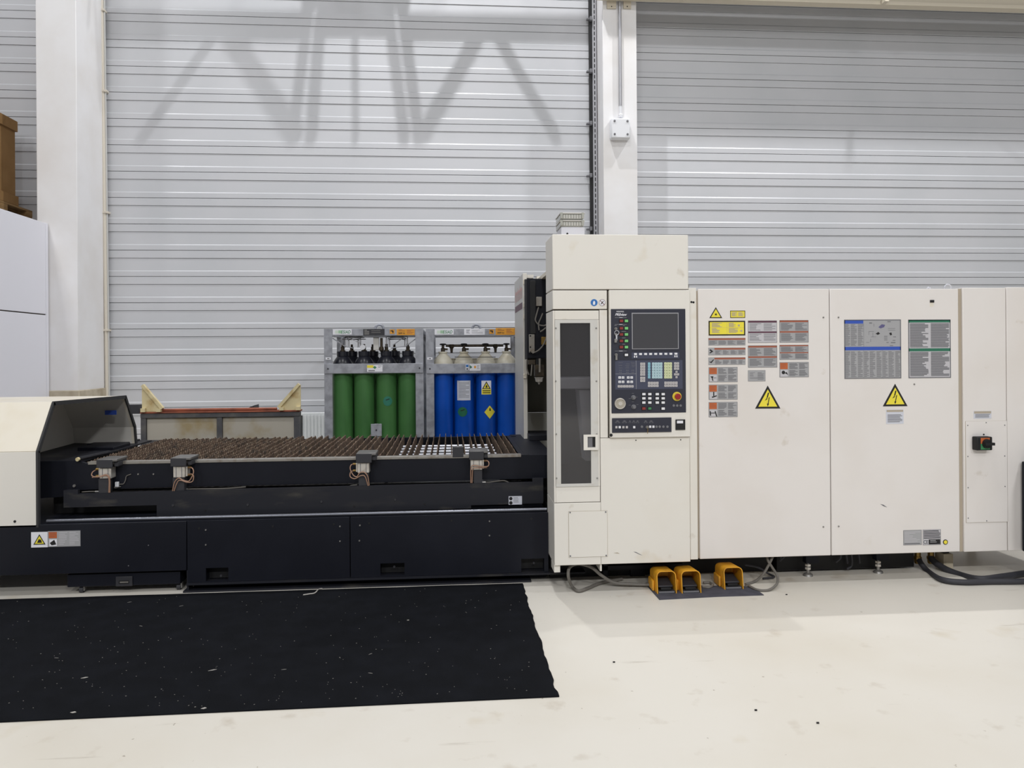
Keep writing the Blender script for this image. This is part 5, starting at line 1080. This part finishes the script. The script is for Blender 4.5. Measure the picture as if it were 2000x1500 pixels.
s = stk(Q(98, 1035), Q(243, 1153), 'label_grey', name='rating_plate'); s.lines(0.06, 0.1, 0.94, 0.9, 9, 'label_light', 0.4, 1, 0.7); s.rect(0.05, 0.86, 0.9, 0.93, 'ink_grey'); s.done()
s = stk(Q(252, 1030), Q(394, 1152), 'label_light', name='rating_plate'); s.lines(0.04, 0.06, 0.97, 0.62, 7, 'ink_black', 0.5, 2, 0.1); s.rect(0.32, 0.64, 0.97, 0.96, 'ink_black').layer(); s.text('CE', 0.04, 0.92, 0.28, 0.68, 'ink_black').lines(0.4, 0.7, 0.95, 0.9, 2, 'label_light', 0.3, 1); s.done()
c = at(*Q(431, 1130), RF); o = MB().cyl(c, c + Vector((0, -0.002, 0)), 0.0175, n=22).build('seal_sticker', 'ink_black', res); MB().cyl(c + Vector((0, -0.002, 0)), c + Vector((0, -0.003, 0)), 0.0125, n=20).build('print', 'label_yellow', o)
# undercarriage: levelling feet, frame, hanging cables
bx('base_frame', 'pitch', res, X1t + 0.72, at(1785, 1100, 5.22).x, 5.22, RB + 0.2, 0.015, ZB2 + 0.002)
for px, yg in ((1578, 5.117), (1715, 5.138)):
    x = at(px, 1100, yg + 0.02).x
    o = MB().lathe((x, yg + 0.02, 0), [(0.034, 0), (0.03, 0.012), (0.016, 0.02), (0.011, 0.022), (0.011, 0.09)], 16, 'steel').build('levelling_foot', None, res)
    MB().lathe((x, yg + 0.02, 0.045), [(0.02, 0), (0.02, 0.014)], 6, 'alu').lathe((x, yg + 0.02, 0.068), [(0.02, 0), (0.02, 0.014)], 6, 'alu').build('nut', None, o)
    bx('foot_post', 'black_paint', res, x - 0.022, x + 0.07, yg + 0.0, yg + 0.055, 0.09, ZB2 + 0.002)
for i, (px, h_) in enumerate(((1640, 0.11), (1652, 0.1), (1662, 0.06), (1676, 0.1), (1530, 0.13), (1522, 0.14))):
    p = at(px, 1095, 5.18); MB().tube(bez([(p.x, 5.19, ZB2 + 0.003), (p.x + 0.01, 5.185, h_), (p.x - 0.02 + 0.04 * (i % 2), 5.195, h_ - 0.04)], 5), 0.008, 7).build('cable', 'hose_dark', res)

# ================================================================== electrical cabinet at the right
EX0 = at(1881.5, 830, RF).x; EX1 = at(1966.5, 830, RF).x; EZ1 = at(1925, 562, RF).z; EZ0 = at(1925, 1077, RF).z
ele = thing('switch_cabinet', 'narrow white electrical cabinet with the red and green rotary switch', 'cabinet', ((EX0 + EX1) / 2, RF + 0.4, 0))
bx('body', 'white_cab', ele, EX0, EX1 + 0.45, RF + 0.022, 5.9, EZ0, EZ1, 0.004)
bx('front_panel', 'white_cab', ele, EX0, EX1 - 0.002, RF, RF + 0.021, EZ0, EZ1, 0.004)
XR = at(1996, 990, RF - 0.0).x
bx('front_panel', 'white_cab', ele, EX1 + 0.002, EX1 + 0.45, RF - 0.002, RF + 0.021, EZ0, EZ1 + 0.003, 0.004)
bx('reveal', 'gap_tan', ele, X2 + 0.003, EX0 - 0.001, RF + 0.014, 5.9, EZ0, EZ1 - 0.006)
x0, x1, z0, z1 = rc(*Q(593, 172), *Q(919, 972), RF)
MB().box(x0 - 0.002, x1 + 0.0, RF - 0.001, RF - 0.0002, z0 - 0.002, z1 + 0.001, 'gap_tan').build('cover_gasket', None, ele)
cv = bx('cover_plate', 'white_cab', ele, x0, x1, RF - 0.0035, RF - 0.0012, z0, z1, 0.001)
screws(cv, [Q(608, 206), Q(901, 204), Q(754, 184), Q(609, 452), Q(901, 448), Q(611, 699), Q(903, 689), Q(612, 940), Q(758, 962)], RF - 0.0035, SCREW_TINY)
screws(cv, [Q(735, 278), Q(664, 352)], RF - 0.0035, screw_mesh(0.006, 'pitch', 0.003))
s = Sticker(ele, 'caution_label', *Q(655, 92), *Q(795, 152), RF, 'label_paper'); s.rect(0.02, 0.03, 0.98, 0.33, 'gap_tan').lines(0.08, 0.42, 0.92, 0.92, 4, 'ink_grey', 0.45, 2, 0.1); s.done()
x0, x1, z0, z1 = rc(*Q(678, 297), *Q(802, 404), RF - 0.05); yk = RF - 0.004
sw = bx('rotary_switch', 'pitch', ele, x0, x1, yk - 0.05, yk, z0, z1, 0.006)
xm_ = x0 + (x1 - x0) * 0.24; zm_ = (z0 + z1) / 2
MB().quad([(xm_, yk - 0.0508, zm_), (x1 - 0.02, yk - 0.0508, zm_), (x1 - 0.02, yk - 0.0508, z1 - 0.006), (xm_, yk - 0.0508, z1 - 0.006)], 'label_orange').quad([(xm_, yk - 0.0508, z0 + 0.006), (x1 - 0.02, yk - 0.0508, z0 + 0.006), (x1 - 0.02, yk - 0.0508, zm_), (xm_, yk - 0.0508, zm_)], 'text_green').build('colour_plate', None, sw)
cxk = (x0 + x1) / 2 + 0.012
k_ = MB().cyl((cxk, yk - 0.051, zm_), (cxk, yk - 0.066, zm_), 0.032, 0.03, 24).box(cxk - 0.03, cxk + 0.036, yk - 0.085, yk - 0.066, zm_ - 0.009, zm_ + 0.009).build('switch_knob', 'pitch', sw)
x = at(1876, 1100, 5.05).x; bx('foot_post', 'pitch', ele, x - 0.02, x + 0.02, 5.2, 5.26, 0.11, EZ0 - 0.001); bx('foot_block', 'concrete', ele, x - 0.035, x + 0.035, 5.18, 5.28, 0.0, 0.108)
for xx in (x, EX1 + 0.36): bx('rear_foot', 'dark_grey', ele, xx - 0.025, xx + 0.025, 5.8, 5.85, 0.0, EZ0 - 0.001)
# dark machine corner at the picture's right edge
x0 = at(1995.5, 990, 4.93).x; z1 = at(1996, 901, 4.93).z; z0 = at(1996, 1076, 4.93).z
t = thing('machine_unit', 'dark blue-black machine unit at the right edge in front of the electrical cabinet', 'machine', (x0 + 0.4, 4.75, z0))
bx('housing', 'black_paint', t, x0, x0 + 1.2, 4.6, 4.93, z0, z1, 0.006)
for xx in (x0 + 0.5, x0 + 1.1): bx('leg', 'pitch', t, xx, xx + 0.05, 4.84, 4.9, 0.0, z0 - 0.001)

# ================================================================== hoses and cables on the floor
def cable(name, label, cat, pts, r, m, grp=None, n=8, ends=None):
    P = [gnd(px, py, z) if Y is None else at(px, py, Y) for px, py, z, Y in pts]
    t = thing(name, label, cat, P[0], grp); MB().tube(bez(P, 8), r, n).build('sheath', m, t); return t
h1 = cable('coolant_hose', 'thick dark hose from the left brass fitting below the laser cabinet', 'hose', [(1793, 1089, 0, 5.25), (1800, 1102, 0, 5.2), (1815, 1118, 0, 5.12), (1840, 1132, .02, None), (1880, 1137, .02, None), (1930, 1136, .02, None), (2030, 1134, .02, None), (2200, 1122, .02, None)], 0.019, 'hose_dark', 'thick floor hoses', 12)
h2 = cable('coolant_hose', 'thick dark hose from the right brass fitting below the laser cabinet', 'hose', [(1817, 1088, 0, 5.25), (1826, 1098, 0, 5.2), (1848, 1112, 0, 5.12), (1880, 1124, 0, 5.02), (1915, 1131, .022, None), (1960, 1126, .022, None), (2030, 1117, .022, None), (2200, 1104, .022, None)], 0.022, 'hose_dark', 'thick floor hoses', 12)
for t_, px in ((h1, 1792), (h2, 1818)):
    p = at(px, 1088, 5.25); MB().lathe((p.x, 5.25, p.z - 0.045), [(0.02, 0), (0.024, 0.012), (0.024, 0.03), (0.028, 0.032), (0.028, 0.05), (0.022, 0.052), (0.022, 0.09)], 8).build('brass_fitting', 'brass', t_)
cable('floor_cable', 'grey cable looping below the control cabinet', 'cable', [(1300, 1143, .02, None), (1235, 1141, .02, None), (1200, 1138, .03, None), (1175, 1124, 0, 5.0), (1155, 1108, 0, 5.0), (1130, 1101.5, 0, 5.0), (1113, 1108, 0, 4.98), (1110, 1125, 0, 4.96), (1117, 1145, 0.02, None), (1130, 1154, .013, None), (1150, 1148, .013, None), (1175, 1138, .013, None), (1215, 1131, .013, None)], 0.0105, 'cable_grey', 'cables on the floor')
cable('floor_cable', 'grey cable crossing itself right of the single yellow pedal', 'cable', [(1456, 1141, .012, None), (1475, 1135, .012, None), (1490, 1122, 0, 5.0), (1500, 1106, 0, 5.0), (1508, 1090, 0, 5.0), (1512, 1080, 0, 5.05)], 0.0085, 'cable_grey', 'cables on the floor')
cable('floor_cable', 'grey cable looping out onto the floor right of the single yellow pedal', 'cable', [(1462, 1144, .012, None), (1480, 1152, .01, None), (1502, 1152, .01, None), (1517, 1141, 0.03, None), (1518, 1125, 0, 4.98), (1508, 1108, 0, 5.0), (1500, 1095, 0, 5.0), (1497, 1080, 0, 5.05)], 0.0085, 'cable_grey', 'cables on the floor')
cable('floor_cable', 'thin dark cable behind the single yellow pedal', 'cable', [(1455, 1103, 0, 5.1), (1480, 1108, 0, 5.15), (1500, 1120, 0, 5.15), (1512, 1127, .012, None), (1490, 1130, .01, None)], 0.007, 'hose_dark', 'cables on the floor')
cable('floor_cable', 'grey cable loop between the yellow pedals', 'cable', [(1372, 1146, .011, None), (1385, 1147, .011, None), (1392, 1142, .011, None), (1386, 1138, .011, None), (1374, 1138, .011, None)], 0.009, 'cable_grey', 'cables on the floor')

# ================================================================== foot pedals on their rubber mat
MA = [gnd(1288, 1172), gnd(1400, 1166), gnd(1492, 1163), gnd(1468, 1146), gnd(1262, 1143)]
t = MB().prism([Vector((p.x, p.y, 0.0005)) for p in MA], (0, 0, 0.004), 'mat_rubber').build('pedal_mat', None); tag(t, 'small dark grey rubber mat under the yellow foot pedals', 'mat')
def pedal(px, py, label, w):
    c = gnd(px, py); x, y = c.x, c.y; z = 0.0048; hgt = 0.14; dep = 0.18; th = 0.0055
    t = thing('foot_pedal', label, 'foot pedal', (x, y + dep / 2, z), 'yellow foot pedals')
    def arch(hw, h, r):
        pts = [(-hw, 0), (-hw, h - r)] + [(-hw + r - r * math.cos(a), h - r + r * math.sin(a)) for a in (0.4, 0.8, 1.2)] + [(-hw + r, h)]
        return pts + [(-p, q) for p, q in reversed(pts)]
    o_, i_ = arch(w / 2, hgt, 0.032), arch(w / 2 - th, hgt - th, 0.026)
    mb = MB(); k = len(o_); ya, yb = y, y + dep
    for yy in (ya, yb):
        mb.v += [(x + p, yy + (0.02 * (q / hgt) if yy == ya else 0), z + q * (1 if yy == ya else 0.92)) for p, q in o_] + [(x + p, yy + (0.02 * (q / hgt) if yy == ya else 0), z + q * (1 if yy == ya else 0.92)) for p, q in i_]
    for i in range(k - 1):
        mb.face([i, i + 1, 2 * k + i + 1, 2 * k + i]); mb.face([k + i, k + i + 1, 3 * k + i + 1, 3 * k + i]); mb.face([i, i + 1, k + i + 1, k + i])
    mb.face([2 * k + i for i in range(k)]); mb.face([0, k, 3 * k, 2 * k]); mb.face([k - 1, 2 * k - 1, 4 * k - 1, 3 * k - 1])
    mb.build('guard', 'pedal_yellow', t)
    bx('side_lug', 'pedal_yellow', t, x - w / 2 - 0.016, x - w / 2 - 0.0005, y + 0.06, y + 0.17, z, z + 0.07, 0.008)
    bx('base_plate', 'dark_grey', t, x - w / 2 + th + 0.001, x + w / 2 - th - 0.001, y + 0.012, y + dep - 0.002, z, z + 0.012, 0.002)
    MB().prism([(x - w / 2 + 0.016, y + 0.035, z + 0.03), (x - w / 2 + 0.016, y + 0.035, z + 0.04), (x - w / 2 + 0.016, y + 0.16, z + 0.066), (x - w / 2 + 0.016, y + 0.16, z + 0.05)], (w - 0.032, 0, 0)).build('treadle', 'dark_grey', t, 0.003)
    bx('latch', 'pitch', t, x - 0.035, x + 0.035, y + 0.02, y + 0.07, z + 0.0125, z + 0.03, 0.003)
    bx('toe_bar', 'ink_grey', t, x - w / 2 + 0.012, x + w / 2 - 0.012, y + 0.006, y + 0.016, z + 0.0005, z + 0.011, 0.002)
pedal(1303, 1161, 'leftmost yellow foot pedal with scuffed top', 0.128); pedal(1351, 1160, 'middle yellow foot pedal beside the scuffed one', 0.128); pedal(1434, 1152.5, 'single yellow foot pedal standing apart from the pair', 0.128)

# ================================================================== black floor mat with metal crumbs
corner = [gnd(1090, 1362), gnd(1020, 1140), gnd(368, 1164), gnd(10, 1172)]
mb = MB(); rnd = random.Random(2)
A, Bq = gnd(1090, 1362), gnd(1020, 1141); C, D = gnd(8, 1172.5), gnd(-40, 1415)
n = 40; edge = [A.lerp(Bq, i / n) + Vector((rnd.uniform(-0.006, 0.006), 0, 0)) for i in range(n + 1)]
E_ = Vector((-3.05, C.y + 0.0, 0)); Dd = Vector((-3.05, D.y, 0))
poly = edge + [Bq.lerp(C, i / 20) + Vector((0, rnd.uniform(-0.004, 0.004), 0)) for i in range(1, 21)] + [E_, Dd]
m_ = MB().prism([Vector((p.x, p.y, 0.001)) for p in poly], (0, 0, 0.006), 'mat_black').build('floor_mat', None, smooth=False); tag(m_, 'large black floor mat in front of the machine bed', 'floor mat')
db = MB()
for i in range(300):
    px, py = rnd.uniform(0, 1040), 1150 + 240 * rnd.random()
    p = gnd(px, py)
    if not (3.47 < p.y < 5.1 and p.x < 0.44): continue
    L_ = rnd.choice([0.0012, 0.0016, 0.002, 0.003] + ([0.012] if rnd.random() < 0.1 else [])); a_ = rnd.uniform(-0.5, 0.9); d = Vector((math.cos(a_), math.sin(a_), 0)) * L_; nn = Vector((-d.y, d.x, 0)).normalized() * 0.0011
    db.prism([(p + d + Vector((0, 0, 0.0072))), p + nn + Vector((0, 0, 0.0072)), p - d + Vector((0, 0, 0.0072)), p - nn + Vector((0, 0, 0.0072))], (0, 0, 0.0012), 'debris')
o = db.build('metal_crumbs', None, smooth=False); tag(o, 'pale metal crumbs and shavings scattered over the black mat', 'debris', kind='stuff')
for px, py, L_, w_, a_, lab in ((398, 1387, 0.012, 0.008, 0.2, 'white flake near the front edge of the black mat'), (165, 1327, 0.016, 0.006, 0.3, 'pale metal offcut on the left part of the black mat'), (143, 1395, 0.013, 0.008, 0.0, 'pale flake at the front left of the black mat'), (415, 1312, 0.02, 0.004, 0.4, 'thin metal shaving in the middle of the black mat'), (797, 1214, 0.007, 0.006, 0, 'white round crumb on the right part of the black mat')):
    p = gnd(px, py); d = Vector((math.cos(a_), math.sin(a_), 0)); nn = Vector((-d.y, d.x, 0))
    o = MB().prism([p + d * L_ + Vector((0, 0, .0072)), p + nn * w_ + d * L_ * 0.3 + Vector((0, 0, .0072)), p - d * L_ + Vector((0, 0, .0072)), p - nn * w_ * 0.8 + Vector((0, 0, .0072))], (0, 0, 0.002), 'debris').build('metal_flake', None, smooth=False, loc=p); tag(o, lab, 'flake')
t = MB().tube(bez([gnd(592, 1162, .009), gnd(604, 1160, .011), (gnd(615, 1158, .012)), gnd(622, 1151, .012), gnd(629, 1149.5, .01)], 5), 0.004, 6, 'debris').build('plastic_strip', None, loc=gnd(592, 1162)); tag(t, 'pale curled strip at the back edge of the black mat', 'strip')
for px, py, lab in ((1536, 1162, 'small dark crumb on the pale floor right of the pedal mat'), (1199, 1294, 'small dark crumb on the pale floor right of the black mat'), (1476, 1388, 'small dark crumb in the middle of the pale floor'), (1597, 1413, 'small dark crumb near the bottom of the pale floor')):
    p = gnd(px, py); o = MB().prism([p + Vector(v) for v in ((-0.006, -0.003, 0.0002), (0.005, -0.004, 0.0002), (0.007, 0.003, 0.0002), (-0.004, 0.004, 0.0002))], (0, 0, 0.005), 'pitch').build('floor_crumb', None, loc=p, smooth=False); tag(o, lab, 'crumb')
